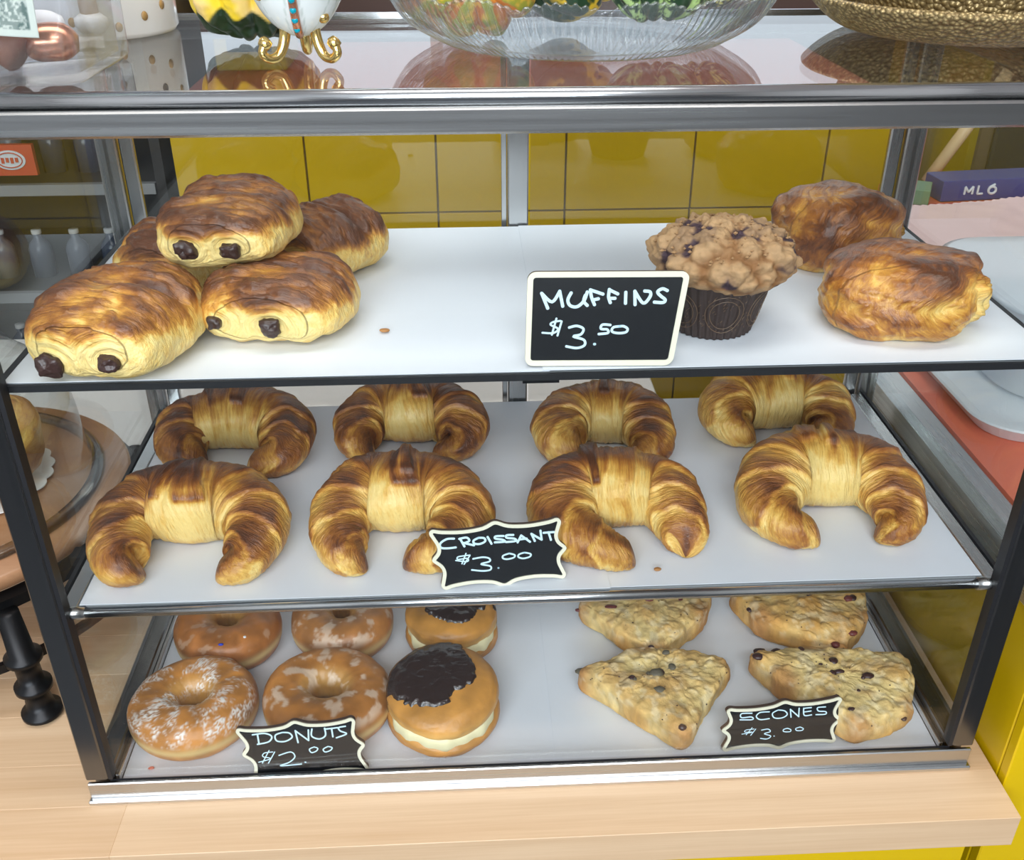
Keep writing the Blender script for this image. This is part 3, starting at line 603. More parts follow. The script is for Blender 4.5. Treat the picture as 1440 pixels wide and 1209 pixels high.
# ================================================================ ROUND PUFF PASTRIES
def puff(cx, cy, rx, ry, h, seed, label, fold, rot=0, dark=0):
    n, m = 110, 170
    def fn(v, u):
        c = np.abs(np.cos(v))**.62; Q = np.stack([c*np.cos(u), c*np.sin(u), sgp(np.sin(v), .78)], -1)
        return Q
    Q = solid(n, m, fn, .62); x, y, z = Q[..., 0], Q[..., 1], Q[..., 2]
    nz = fbm(Q*1.7+seed*3.3, 3, seed)-.5; n2 = fbm(Q*6+seed, 3, seed+1)-.5
    fx, fy = fold[0], fold[1]; dx, dy = x-fx, y-fy; ang = np.arctan2(dy, dx); dist = np.sqrt(dx*dx+dy*dy+(z-fold[2])**2)
    pleat = np.sin(ang*5+4*nz)*np.exp(-(dist/.55)**2)
    f = 1+.24*nz+.06*n2+.09*pleat-.14*np.exp(-(dist/.20)**2)
    # overlapping sheets of dough, a step running over the top
    lay = np.sin((dist+.25*nz)*9); f = f+.030*np.sign(lay)*np.abs(lay)**.4
    P = Q*f[..., None]*np.array([rx, ry, h/2])
    bak = .50+.20*np.clip(z, -.4, 1)+1.3*nz+.35*n2+dark-.50*np.exp(-(dist/.42)**2)+.06*lay-.30*sm(-.2, -.8, z)
    st = np.stack([(dist+.35*nz)*22, ang*1.2+n2*2, z*3+seed*5.], -1)
    P[..., 2] = np.maximum(P[..., 2], -h/2*.80)+h/2*.80
    ca, sa = math.cos(rot), math.sin(rot)
    P = np.stack([cx+P[..., 0]*ca-P[..., 1]*sa, cy+P[..., 0]*sa+P[..., 1]*ca, Z2+P[..., 2]], -1)
    o = mesh('puff_pastry', P.reshape(-1, 3), gridF(n, m), M['puff'], None, True, {'bake': np.clip(bak, 0, 1).ravel(), 'st': st.reshape(-1, 3)}, origin=(cx, cy, Z2))
    return tag(o, label, 'pastry', 'round puff pastries on the top shelf')
puff(.236, .074, .054, .045, .052, 3, 'glossy brown puff pastry with a pale pleated fold, at the right front', (.72, -.45, .05), 0, .06)
puff(.233, .192, .047, .045, .060, 8, 'shiny orange-brown puff pastry behind, beside the muffin', (.9, -.35, -.3), .1, .04)

# ================================================================ MUFFIN
def muffin():
    cx, cy = .114, .074; root = empty('muffin', (cx, cy, Z2), 'crumble-topped berry muffin in a dark pleated paper cup', 'muffin')
    n, m = 30, 288; zz = np.linspace(0, .042, n); u = np.linspace(0, 2*PI, m, endpoint=False); ZZ, U = np.meshgrid(zz, u, indexing='ij')
    R = .0255+.0110*(ZZ/.042)+.0007*np.sign(np.sin(U*36))*np.abs(np.sin(U*36))**.6
    V = np.stack([cx+R*np.cos(U), cy+R*np.sin(U), Z2+ZZ], -1); V2 = np.stack([cx+(R-.0006)*np.cos(U), cy+(R-.0006)*np.sin(U), Z2+ZZ+.0006], -1)[::-1]
    A = np.concatenate([np.stack([0*u+cx, 0*u+cy, 0*u+Z2], -1)[None], V, V2, np.stack([0*u+cx, 0*u+cy, 0*u+Z2+.001], -1)[None]])
    cup = mesh('paper_cup', A.reshape(-1, 3), gridF(len(A), m), M['cup_paper'], root, True)
    rndp = random.Random(3); mb = MB()                       # printed rings on the cup
    for k in range(7):
        a0 = -PI/2+(k-3)*.92
        for r_ in (.0120, .0092):
            pts = []
            for j in range(21):
                t = 2*PI*j/20; z_ = .019+r_*math.sin(t)*1.1; a = a0+r_*math.cos(t)/.031; R_ = .0255+.0110*z_/.042+.0011
                pts.append((cx+R_*math.cos(a), cy+R_*math.sin(a), Z2+z_))
            mb.tube(pts, .00022, 4)
    for k in range(150):
        a = rndp.uniform(-PI, 0); z_ = rndp.uniform(.006, .034); R_ = .0255+.0110*z_/.042+.0012; w_ = rndp.uniform(.0006, .0016)
        mb.tube([(cx+R_*math.cos(a), cy+R_*math.sin(a), Z2+z_), (cx+R_*math.cos(a+w_/R_*rndp.choice((0, 1))), cy+R_*math.sin(a+w_/R_*rndp.choice((0, 1))), Z2+z_+w_)], .0002, 3)
    mb.build('print', M['cup_print'], cup)
    def fn(v, u):
        c = np.abs(np.cos(v))**.8; return np.stack([c*np.cos(u), c*np.sin(u), np.sin(v)], -1)
    Q = solid(150, 220, fn, .8); nz = fbm(Q*2.2+5, 3, 4)-.5
    P = Q*(1+.22*nz)[..., None]*np.array([.0400, .0385, .0190]); P[..., 0] += .004
    W_ = worley(P, .0105, 3); W2_ = worley(P+.5, .0042, 9)
    lump = (1-W_)*.0085+(1-W2_)*.0030+.0025*(fbm(P*300, 3, 7)-.5)
    gap = sm(.50, .85, W_)
    berry = sm(.52, .60, fbm(P*70+31, 2, 12))*sm(.2, .6, gap+.35)
    rad = Q/np.linalg.norm(Q, axis=-1, keepdims=True); P = P+rad*(lump*sm(-.6, .1, Q[..., 2]))[..., None]
    c0 = np.array([.42, .25, .12]); c1 = np.array([.23, .10, .03]); c2 = np.array([.045, .02, .03])
    g = fbm(P*420, 3, 2)[..., None]
    Cc = c0*(.72+.55*g); Cc = Cc*(1-gap[..., None])+c1*gap[..., None]; Cc = Cc*(1-berry[..., None])+c2*berry[..., None]
    P = P+np.array([cx, cy, Z2+.0435])
    mesh('crumble_top', P.reshape(-1, 3), gridF(150, 220), M['crumbly'], root, True, {'Col': Cc.reshape(-1, 3)})
    mb = MB(); rg = random.Random(2)
    for k in range(170):
        a = rg.uniform(0, 2*PI); q = math.sqrt(rg.uniform(.02, 1.0)); s_ = rg.uniform(.0006, .0017)
        x, y_ = cx+.004+q*.046*math.cos(a), cy+q*.043*math.sin(a); z_ = Z2+.0435+.0245*math.sqrt(max(0, 1-q*q*.93))+.0015
        V_ = []; 
        for (i, j, k2) in ((1, 0, 0), (-1, 0, 0), (0, 1, 0), (0, -1, 0), (0, 0, 1), (0, 0, -1)):
            V_.append((x+i*s_*rg.uniform(.7, 1.2), y_+j*s_*rg.uniform(.7, 1.2), z_+k2*s_*rg.uniform(.6, 1)))
        mb.add(V_, [(0, 2, 4), (2, 1, 4), (1, 3, 4), (3, 0, 4), (2, 0, 5), (1, 2, 5), (3, 1, 5), (0, 3, 5)])
    simple('crumble', (.34, .19, .085), .8); tag(mb.build('crumbs', M['crumble'], root), kind='stuff')
muffin()

# ================================================================ DONUTS
def ring_donut(cx, cy, R, label, seed, sug, base=(.50, .20, .04), hole=.19):
    n, m = 90, 200; a = np.linspace(0, 2*PI, n, endpoint=False); u = np.linspace(0, 2*PI, m, endpoint=False)
    A, U = np.meshgrid(a, u, indexing='ij'); rt = R*(1-hole)/2; Rm = R-rt; hh = .0185
    Q = np.stack([np.cos(U), np.sin(U), np.sin(A)*.5], -1); nz = fbm(Q*1.8+seed*5, 3, seed)-.5
    f = 1+.14*nz; rr_ = Rm*(1+.05*np.sin(U*2+seed))+rt*sgp(np.cos(A), .85)*f; z = hh*sgp(np.sin(A), .85)*f+hh*.9
    P = np.stack([cx+rr_*np.cos(U), cy+rr_*np.sin(U), Z0+np.maximum(z, 0)], -1)
    g1 = fbm(P*90+seed, 3, seed+1)-.5; g2 = fbm(P*900+seed, 3, seed+2)
    P[..., 2] += .0016*g1*sm(0, .5, np.sin(A))
    base = np.array(base); zrel = z/(2*hh)
    g3 = fbm(P*36+seed*2, 3, seed+7)-.5; Cc = base*(1+1.0*g1[..., None])*(1+1.0*g3[..., None]); pale = np.exp(-((zrel-.40)/.10)**2)*sm(-.2, .3, np.cos(A))*.75
    Cc = Cc*(1-pale[..., None])+np.array([.78, .58, .26])*pale[..., None]
    inn = sm(-.2, -.8, np.cos(A))[..., None]*.5; Cc = Cc*(1-inn)+np.array([.62, .36, .10])*inn
    if sug == 'sugar':
        w = sm(.44, .60, fbm(P*np.array([110, 110, 60])+9, 4, 33))*sm(.38, .62, g2)*sm(.0, .45, np.sin(A)); wc = np.array([.83, .76, .70])
    elif sug == 'glaze':
        w = sm(.54, .66, fbm(P*np.array([120, 120, 90])+3, 4, seed+40))*sm(.1, .5, np.sin(A))*.62; wc = np.array([.78, .62, .48])
    else:
        w = sm(.66, .70, fbm(P*110+3, 3, seed+40))*.35; wc = np.array([.7, .5, .35])
    w = np.clip(w, 0, 1)[..., None]; Cc = Cc*(1-w)+wc*w
    if sug == 'sugar': P[..., 2] += .0005*w[..., 0]
    F = []
    idx = gridF(n, m); wrap = [((n-1)*m+j, (n-1)*m+(j+1) % m, (j+1) % m, j) for j in range(m)]
    o = mesh('donut', P.reshape(-1, 3), idx.tolist()+wrap, M['donut'], None, True, {'Col': np.clip(Cc, 0, 1).reshape(-1, 3)}, origin=(cx, cy, Z0))
    return tag(o, label, 'donut', 'ring donuts on the bottom tray')
ring_donut(-.2665, .068, .0485, 'sugar-crusted ring donut at the front left of the bottom tray', 1, 'sugar')
ring_donut(-.1625, .072, .0500, 'glazed ring donut with white glaze flakes behind the donut price board', 2, 'glaze', (.46, .18, .038), .2)
d3 = ring_donut(-.2575, .158, .0460, 'smooth brown ring donut at the back left, a blue sprinkle on it', 3, 'plain', (.42, .15, .035), .16)
ring_donut(-.1600, .165, .0455, 'glazed ring donut at the back, beside the chocolate topped one', 4, 'glaze', (.44, .18, .05), .16)

def filled_donut(cx, cy, R, seed, label, iced, tilt=.0):
    root = empty('filled_donut', (cx, cy, Z0), label, 'donut', 'cream filled donuts on the bottom tray')
    def bun(z0, z1, Rr, bulge, topflat, cols, nm, par):
        def fn(v, u):
            c = np.abs(np.cos(v))**bulge; return np.stack([c*np.cos(u), c*np.sin(u), sgp(np.sin(v), topflat)], -1)
        Q = solid(70, 160, fn, bulge); nz = fbm(Q*2+seed*4, 3, seed)-.5; f = 1+.10*nz
        P = Q*np.array([Rr, Rr*.97, (z1-z0)/2])*f[..., None]+np.array([cx, cy, Z0+(z0+z1)/2]); g = fbm(P*100, 3, seed)-.5+1.0*(fbm(P*34, 3, seed+3)-.5)
        up = sm(-.5, .5, Q[..., 2])[..., None]; Cc = (np.array(cols[0])*up+np.array(cols[1])*(1-up))*(1+.7*g[..., None])
        P[..., 2] = np.maximum(P[..., 2], Z0); P[..., 2] += (P[..., 1]-cy)*tilt
        return mesh(nm, P.reshape(-1, 3), gridF(70, 160), M['donut'], par, True, {'Col': np.clip(Cc, 0, 1).reshape(-1, 3)}), P
    bun(0, .022, R, .5, .8, ((.54, .25, .055), (.44, .18, .04)), 'bottom_half', root)
    _, Pt = bun(.0165, .043, R*.985, .5, .8, ((.54, .245, .05), (.66, .38, .11)), 'top_half', root)
    mb = MB(); mb.lathe([(0, .011), (R*.93, .011), (R*.955, .0165), (R*.955, .020), (R*.93, .0255), (0, .0255)], (cx, cy, Z0), 80, fr=lambda a, r, z: 1+.02*math.sin(a*7)+.015*math.sin(a*17+2))
    mb.V = [(x, y, z+(y-cy)*tilt) for x, y, z in mb.V]; mb.build('cream_filling', M['cream'], root, True)
    # icing: a thick patch of the top surface
    P = Pt.copy(); x = (P[..., 0]-cx)/R; y = (P[..., 1]-cy)/R; ix, iy, ir = iced
    nz = fbm(np.stack([x*4, y*4, x*0+seed], -1), 3, seed+8)-.5; d = np.hypot(x-ix, (y-iy)*1.0)-ir-.42*nz-.10*(fbm(np.stack([x*14, y*14, x*0], -1), 2, seed+30)-.5)
    zrel = (P[..., 2]-(P[..., 1]-cy)*tilt-Z0)
    up = sm(.022, .028, zrel)
    t = sm(.03, -.06, d)*up; th = (-.004+.0065*t+.0012*t*(fbm(np.stack([x*7, y*7, x*0], -1), 3, seed+1)-.5)*2)
    P = P+np.stack([x*0, x*0, th], -1)
    ok = (t > .12); n, m = ok.shape; F = gridF(n, m); fl = ok.ravel(); F = F[fl[F].any(1)]
    used = np.unique(F); rm = -np.ones(n*m, int); rm[used] = np.arange(len(used)); 
    mesh('chocolate_icing', P.reshape(-1, 3)[used], rm[F], M['icing'], root)
    return root
filled_donut(-.0710, .062, .0445, 21, 'cream filled donut with a big patch of chocolate icing, in front', (-.22, .20, .80), .10)
filled_donut(-.0640, .152, .0400, 26, 'cream filled donut with chocolate icing, cut off by the shelf above, at the back', (.10, .2, .78), .05)
def small(name, m, c, s, par=None, seed=0, sq=(1, 1, 1)):
    rg = np.random.RandomState(seed)
    def fn(v, u): return np.stack([np.cos(v)*np.cos(u), np.cos(v)*np.sin(u), np.sin(v)], -1)
    Q = solid(7, 9, fn); Q = Q*(1+.5*(fbm(Q*1.5+seed*3.7, 2, seed)-.5))[..., None]*s*np.array(sq)+np.array(c)
    return mesh(name, Q.reshape(-1, 3), gridF(7, 9), m, par, True, origin=None if par else c)
simple('sprinkle_blue', (.02, .05, .5), .4)
small('sprinkle', M['sprinkle_blue'], (-.254, .120, Z0+.0335), .0016, d3, 4, (1.5, .8, .6))
small('sprinkle', M['sugar'], (-.236, .128, Z0+.0335), .0015, d3, 5)

# ================================================================ SCONES
def scone(pts, seed, label, h=.028, fruit='raisin', nf=10, fr_col=None, pale=0):
    pts = np.array(pts, float); c = pts.mean(0); n, m = 90, 220
    K = len(pts); poly = []
    for i in range(K):                                     # rounded corners
        a, b, d = pts[i-1], pts[i], pts[(i+1) % K]
        for t in (.0, .25, .5, .75, 1.0):
            p0 = b+(a-b)*.14; p1 = b+(d-b)*.14; poly.append((1-t)**2*p0+2*t*(1-t)*b+t*t*p1)
    poly = np.array(poly); pa = np.concatenate([poly, poly[:1]]); d = np.r_[0, np.cumsum(np.linalg.norm(np.diff(pa, axis=0), axis=1))]
    s = np.linspace(0, d[-1], m, endpoint=False); B = np.stack([np.interp(s, d, pa[:, 0]), np.interp(s, d, pa[:, 1])], 1)-c
    v = rows(n, .45, .36); cv = np.abs(np.cos(v))**.45; sv = sgp(np.sin(v), .42)
    P = np.stack([c[0]+cv[:, None]*B[:, 0], c[1]+cv[:, None]*B[:, 1], (Z0+h/2+h/2*sv)[:, None]+0*B[:, 0]], -1)
    nz = fbm(P*48+seed*7, 3, seed)-.5; n2 = fbm(P*190+seed, 4, seed+2)-.5; crack = np.abs(fbm(P*62+seed*3, 2, seed+6)-.5)
    up = sm(.2, .8, (P[..., 2]-Z0)/h); out = np.concatenate([B, np.zeros((m, 1))], 1); out /= np.linalg.norm(out, axis=1)[:, None]
    P = P+out[None]*((nz*.009+n2*.002)*np.minimum(cv, 1)[:, None])[..., None]
    P[..., 2] += up*(nz*.009+n2*.0036-.0016*sm(.02, .0, crack)); P[..., 2] = np.maximum(P[..., 2], Z0)
    rel = (P[..., 2]-Z0)/h; edge = sm(.75, 1.0, cv)[:, None]*sm(.9, .3, rel)
    base = np.array([.79, .58, .24]); gold = np.array([.66, .34, .08]); g = np.clip(.30+1.8*nz+.5*edge*.6-pale, 0, 1)[..., None]
    Cc = base*(1-g)+gold*g; cor = np.min([np.hypot(P[..., 0]-q[0], P[..., 1]-q[1]) for q in pts], axis=0); k = sm(.020, .004, cor)[..., None]*.8
    Cc = Cc*(1-k)+np.array([.46, .20, .06])*k; sg = sm(.50, .66, fbm(P*150+seed*9, 3, seed+31))[..., None]*up[..., None]*.35; Cc = Cc*(1-sg)+np.array([.88, .78, .55])*sg; br = sm(.54, .70, fbm(P*70+seed*4, 3, seed+41))[..., None]*.45; Cc = Cc*(1-br)+np.array([.52, .27, .08])*br; Cc = Cc*(1+.8*n2[..., None]); ck = sm(.014, .0, crack)[..., None]*.30*up[..., None]; Cc = Cc*(1-ck)+np.array([.40, .26, .11])*ck
    root = empty('scone', (c[0], c[1], Z0), label, 'scone', 'triangular scones on the bottom tray')
    mesh('crumb_body', P.reshape(-1, 3), gridF(n, m), M['crumbly'], root, True, {'Col': np.clip(Cc, 0, 1).reshape(-1, 3)})
    rg = random.Random(seed*5+1); flat = P.reshape(-1, 3); cand = [i for i in range(len(flat)) if flat[i, 2] > Z0+h*.55]
    for k in range(nf):
        p = flat[rg.choice(cand)]
        if rg.random() < .15: p = flat[rg.randrange(int(n*.55)*m, int(n*.72)*m)]
        small('fruit_piece', M[fruit if rg.random() < .7 else 'raisin'], (p[0], p[1], p[2]-.0003), rg.uniform(.0018, .0042), root, seed*20+k, (rg.uniform(.8, 1.6), rg.uniform(.7, 1.2), .6))
    mb = MB()
    for k in range(46):
        p = flat[rg.choice(cand)]; q = rg.uniform(.0004, .0009)
        mb.add([(p[0]+q, p[1], p[2]), (p[0]-q, p[1], p[2]), (p[0], p[1]+q, p[2]), (p[0], p[1]-q, p[2]), (p[0], p[1], p[2]+q), (p[0], p[1], p[2]-q)], [(0, 2, 4), (2, 1, 4), (1, 3, 4), (3, 0, 4), (2, 0, 5), (1, 2, 5), (3, 1, 5), (0, 3, 5)])
    tag(mb.build('dark_specks', M['raisin'], root), kind='stuff')
simple('grey_chip', (.13, .11, .075), .6)
scone([(.036, .084), (.095, .112), (.168, .091), (.113, .008)], 3, 'pale triangular scone at the front with small grey-green chips', .030, 'grey_chip', 11)
scone([(.180, .098), (.235, .104), (.315, .090), (.297, .030), (.245, .010), (.200, .062)], 5, 'long scone with dark fruit behind the scone price board', .032, 'raisin', 15, pale=.05)
scone([(.044, .168), (.11, .205), (.172, .180), (.158, .150), (.107, .100)], 7, 'pale scone with a red berry spot at the back, left one', .030, 'cranberry', 7)
scone([(.186, .180), (.24, .215), (.310, .185), (.298, .135), (.262, .099), (.200, .138)], 9, 'golden brown scone with dark red fruit at the back right', .032, 'cranberry', 9, pale=-.22)

# ================================================================ PRICE BOARDS
PR = 1
def board(quad, strokes, shape, label, lw=.0011, foot=True):
    BL, BR, TR, TL = [np.array(v, float) for v in quad]; BL = BL.copy()
    nrm = np.cross(BR-BL, TL-BL); nrm /= np.linalg.norm(nrm)       # towards the viewer
    if nrm[1] > 0: nrm = -nrm
    def S(u, v, o=0): return (1-u)*(1-v)*BL+u*(1-v)*BR+u*v*TR+(1-u)*v*TL+nrm*o
    w = (np.linalg.norm(BR-BL)+np.linalg.norm(TR-TL))/2; h = (np.linalg.norm(TL-BL)+np.linalg.norm(TR-BR))/2
    if shape == 'round':
        ct_ = []; r = .005
        for (cu, cv, a0) in ((w-r, r, -90), (w-r, h-r, 0), (r, h-r, 90), (r, r, 180)):
            for k in range(7): a = math.radians(a0+15*k); ct_.append(((cu+r*math.cos(a))/w, (cv+r*math.sin(a))/h))
        out = np.array(ct_)
    else:
        bt = [(.03, .0), (.10, .03), (.25, .055), (.40, .03), (.5, -.045), (.60, .03), (.75, .055), (.90, .03), (.97, .0)]
        rt = [(1.0, .06), (.985, .16), (.965, .28), (.975, .38), (1.025, .5), (.975, .62), (.965, .72), (.985, .84), (1.0, .94)]
        cp = bt+rt+[(1-u, 1-v) for u, v in bt]+[(1-u, 1-v) for u, v in rt]
        out = catmull(cp, 4, True)
    q = out*np.array([w, h]); nn = len(q); t = np.roll(q, -1, 0)-np.roll(q, 1, 0); t /= np.linalg.norm(t, axis=1)[:, None]; nr = np.stack([-t[:, 1], t[:, 0]], 1)
    inn = (q+nr*(.0033 if shape == 'round' else .0024))/np.array([w, h]); o2 = out
    base = np.array(S(.5, 0)); root = empty('price_board', base.tolist(), label, 'sign', 'little black price boards')
    def ringm(a, b, oa, ob, rev=False):
        V = [S(*p, oa) for p in a]+[S(*p, ob) for p in b]; F = [(i, (i+1) % nn, nn+(i+1) % nn, nn+i) for i in range(nn)]; return V, F
    # backing with sides
    V = [S(*p, -.0035) for p in out]+[S(*p, 0) for p in out]
    mesh('backing', V, [tuple(range(nn))[::-1]]+[(i, (i+1) % nn, nn+(i+1) % nn, nn+i) for i in range(nn)]+[tuple(range(nn, 2*nn))], M['sign_back'], root, False)
    V = [S(*p, 0) for p in out]+[S(*p, .0010) for p in out]+[S(*p, .0010) for p in inn]+[S(*p, .0001) for p in inn]
    F = [(r*nn+i, r*nn+(i+1) % nn, (r+1)*nn+(i+1) % nn, (r+1)*nn+i) for r in range(3) for i in range(nn)]
    mesh('cream_frame', V, F, M['cream_edge'], root, False)
    pn = mesh('black_panel', [S(*p, .0003) for p in inn]+[S(*p, -.001) for p in inn], [tuple(range(nn)), tuple(range(nn, 2*nn))[::-1]]+[(i, nn+i, nn+(i+1) % nn, (i+1) % nn) for i in range(nn)], M['chalk_black'], root, False)
    mb = MB(); e1 = (BR-BL)/np.linalg.norm(BR-BL); e2 = np.cross(nrm, e1)
    LW = lw
    for si, s_ in enumerate(strokes):
        vm = np.mean([p[1] for p in s_]); um = np.mean([p[0] for p in s_]); lw = LW*(.62 if (vm < .56 and um < .27) else .8 if vm < .56 else 1)
        if len(s_) == 2: pts = [np.array(s_[0]), np.array(s_[1])]
        else: pts = list(catmull(s_, 5))
        P3 = [S(p[0], p[1], .0006+.00002*(si % 5)) for p in pts]; n = len(P3); V = []; F = []
        for i, p in enumerate(P3):
            d = P3[min(i+1, n-1)]-P3[max(i-1, 0)]; L_ = np.linalg.norm(d); d = d/L_ if L_ > 1e-7 else e1; s2 = np.cross(nrm, d)
            if i == 0: 
                for k in range(5): a = PI/2+PI*k/4; pass
            V += [p+s2*lw/2, p-s2*lw/2]
        for i in range(n-1): F.append((2*i, 2*i+1, 2*i+3, 2*i+2))
        mb.add(V, F)
        if len(s_) == 2 and np.linalg.norm(P3[1]-P3[0]) < .0008: V = V
        for p in (P3[0], P3[-1]):
            V = [p+nrm*.00001]+[p+nrm*.00001+(e1*math.cos(2*PI*k/10)+e2*math.sin(2*PI*k/10))*lw/2*1.08 for k in range(10)]
            mb.add(V, [(0, 1+k, 1+(k+1) % 10) for k in range(10)])
    mb.build('lettering', M['chalk'], pn)
    # wooden foot block behind, so that the board leans on it
    b0, b1 = S(.36, 0, -.0035), S(.64, 0, -.0035); t0, t1 = S(.36, .55, -.0035), S(.64, .55, -.0035); zf = BL[2]
    bk = -np.array([nrm[0], nrm[1], 0]); bk /= np.linalg.norm(bk); b2, b3 = b1+bk*.018, b0+bk*.018
    V = [b0, b1, b2, b3, t0, t1, t1+bk*.002, t0+bk*.002]; V = [np.array([p[0], p[1], max(p[2], zf)]) for p in V]
    mesh('foot', V, [(3, 2, 1, 0), (0, 1, 5, 4), (1, 2, 6, 5), (2, 3, 7, 6), (3, 0, 4, 7), (4, 5, 6, 7)], M['sign_back'], root, False)
    return root
board(Q_MUF, W_MUF, 'round', 'black price board with rounded corners reading MUFFINS $3.50', .0019)
board(Q_CRO, W_CRO, 'ornate', 'bracket-edged black price board reading CROISSANT $3.00', .0015)
board(Q_DON, W_DON, 'ornate', 'bracket-edged black price board reading DONUTS $2.00', .0012)
board(Q_SCO, W_SCO, 'ornate', 'bracket-edged black price board reading SCONES $3.00', .0010)

# ---- crumbs lying about
for c, s_, m_, lb in (((-.097, .072, Z2+.001), .0026, 'crumb_brown', 'brown flake lying alone on the top shelf paper'), ((.083, .012+.016, Z1+.0008), .0022, 'crumb_brown', 'small flake on the middle shelf below a croissant tip'),
                      ((-.291, .022, Z0+.0006), .0018, 'crumb_red', 'tiny orange-red crumb at the front left of the bottom tray'), ((-.416, .53, .0012), .0048, 'peg_wood', 'pastry flake on the white side worktop')):
    tag(small('crumb', M[m_], c, s_, None, int(abs(c[0])*1000), (1.3, .9, .45)), lb, 'crumb')
# ================================================================ CAKE STAND ON THE LEFT
cs = empty('cake_stand', (-.51, .24, 0), 'black iron cake stand carrying a round brown wooden board, left of the case', 'cake stand')
BX, BY, BZ = -.517, .245, .118
MB().lathe([(0, -.016), (.155, -.016), (.162, -.012), (.163, -.003), (.160, 0), (0, 0)], (BX, BY, BZ), 96).build('board', M['cake_wood'], cs, True)
def ring(name, z, r, w_, h_, par, m): 
    return MB().lathe([(r-w_, -h_), (r, -h_), (r, h_), (r-w_, h_), (r-w_, -h_)], (BX, BY, z), 96).build(name, m, par)
ring('upper_ring', BZ-.022, .170, .014, .005, cs, M['black_metal'])
ring('lower_ring', .045, .178, .005, .004, cs, M['black_metal'])
for a in (-52, 38, 128, 218):
    ar = math.radians(a); dx, dy = math.cos(ar), math.sin(ar); pr = [(.012, 0), (.016, .003), (.016, .006), (.011, .008), (.009, .024), (.0145, .026), (.0145, .030), (.0095, .032), (.0095, .050), (.0145, .052), (.0145, .056), (.010, .058), (.0085, .094), (0, .094)]
    lg = MB().lathe([(0, 0)]+pr, (0, 0, 0), 24); lg.V = [(BX+dx*(.196-.22*z)+x, BY+dy*(.196-.22*z)+y_, z) for x, y_, z in lg.V]
    l_ = lg.build('leg', M['black_metal'], cs, True)
MB().box(BX+.148, BY-.10, BZ-.010, BX+.166, BY-.085, BZ-.002).build('clip', M['black_metal'], cs)
dm = empty('glass_dome', (BX, BY, BZ), 'clear glass dome covering the pastry on the cake stand', 'dome')
pr = [(.139, .0005), (.1395, .007), (.134, .009), (.130, .02), (.128, .06), (.122, .085), (.105, .108), (.075, .122), (.04, .130), (0, .132)]
pin = [(max(r-.003, 0), z-.002 if z > .1 else z) for r, z in pr][::-1]
MB().lathe(catmull(pr, 4).tolist(), (BX, BY, BZ), 96).build('dome_shell', M['side_glass'], dm, True)
MB().lathe([(.131, .001), (.1415, .001), (.1420, .004), (.1395, .0065), (.131, .0065), (.131, .001)], (BX, BY, BZ), 96).build('rim', thin_glass('rim_glass', (.80, .80, .80), .10), dm, True)
MB().lathe([(0, .132), (.008, .133), (.007, .142), (.015, .150), (.014, .160), (0, .165)], (BX, BY, BZ), 32).build('knob', M['side_glass'], dm, True)
BX0 = BX; BY0 = BY; BX, BY = -.502, .258
dl = MB(); n = 24*12; V = []
for k in range(n):
    a = 2*PI*k/n; r = .077*(1+.045*abs(math.sin(a*12))); V.append((BX+.0+r*math.cos(a), BY+r*math.sin(a), BZ+.004))
V0 = [(BX+(x-BX)*.72, BY+(y-BY)*.72, BZ+.0012) for x, y, z in V]; V1 = [(x, y, z-.001) for x, y, z in V]; V2_ = [(x, y, z-.001) for x, y, z in V0]
dl.add(V+V0+V1+V2_, [(i, (i+1) % n, n+(i+1) % n, n+i) for i in range(n)]+[tuple(range(n, 2*n))]+[(i, 2*n+i, 2*n+(i+1) % n, (i+1) % n) for i in range(n)]+[(2*n+i, 3*n+i, 3*n+(i+1) % n, 2*n+(i+1) % n) for i in range(n)]+[tuple(range(3*n, 4*n))[::-1]])
tag(dl.build('doily', M['doily'], None, origin=(BX, BY, BZ)), 'white scalloped paper doily under the domed pastry', 'doily')
# pastry under the dome
def fnp(v, u):
    c = np.abs(np.cos(v))**.55; return np.stack([c*np.cos(u), c*np.sin(u), sgp(np.sin(v), .7)], -1)
Q = solid(90, 140, fnp, .55); nz = fbm(Q*1.8+44, 3, 44)-.5; dist = np.hypot(Q[..., 0], Q[..., 1]); ang = np.arctan2(Q[..., 1], Q[..., 0])
sp = np.sin(dist*14-ang+nz*5); P = Q*(1+.12*nz+.03*sp)[..., None]*np.array([.066, .066, .036])+np.array([BX+.010, BY, BZ+.036+.002])
P[..., 2] = np.maximum(P[..., 2], BZ+.0045)
tag(mesh('round_pastry', P.reshape(-1, 3), gridF(90, 140), M['puff'], None, True, {'bake': np.clip(.30+.8*nz+.08*sp, 0, 1).ravel(), 'st': np.stack([dist*16-ang+nz*6, ang*2, Q[..., 2]*3], -1).reshape(-1, 3)}, origin=(BX, BY, BZ)), 'golden swirled pastry under the glass dome', 'pastry')

BX, BY = BX0, BY0
# ================================================================ RIGHT COUNTER THINGS
CZ = .1745
def rrect(x0, y0, x1, y1, r, k=8):
    o = []
    for cx, cy, a0 in ((x1-r, y0+r, -90), (x1-r, y1-r, 0), (x0+r, y1-r, 90), (x0+r, y0+r, 180)):
        for i in range(k+1): a = math.radians(a0+90*i/k); o.append((cx+r*math.cos(a), cy+r*math.sin(a)))
    return o
def loft(sections, cap0=True, cap1=True):
    n = len(sections[0][0]); V = []; F = []
    for poly, z in sections: V += [(x, y, z) for x, y in poly]
    for s_ in range(len(sections)-1):
        for i in range(n): F.append((s_*n+i, s_*n+(i+1) % n, (s_+1)*n+(i+1) % n, (s_+1)*n+i))
    if cap0: F.append(tuple(range(n))[::-1])
    if cap1: F.append(tuple((len(sections)-1)*n+i for i in range(n)))
    mb = MB(); mb.add(V, F); return mb
tx0, ty0, tx1, ty1 = .388, .178, .86, .52
simple('tray_white', (.72, .76, .80), .3)
simple('tray_edge', (.40, .36, .34), .35)
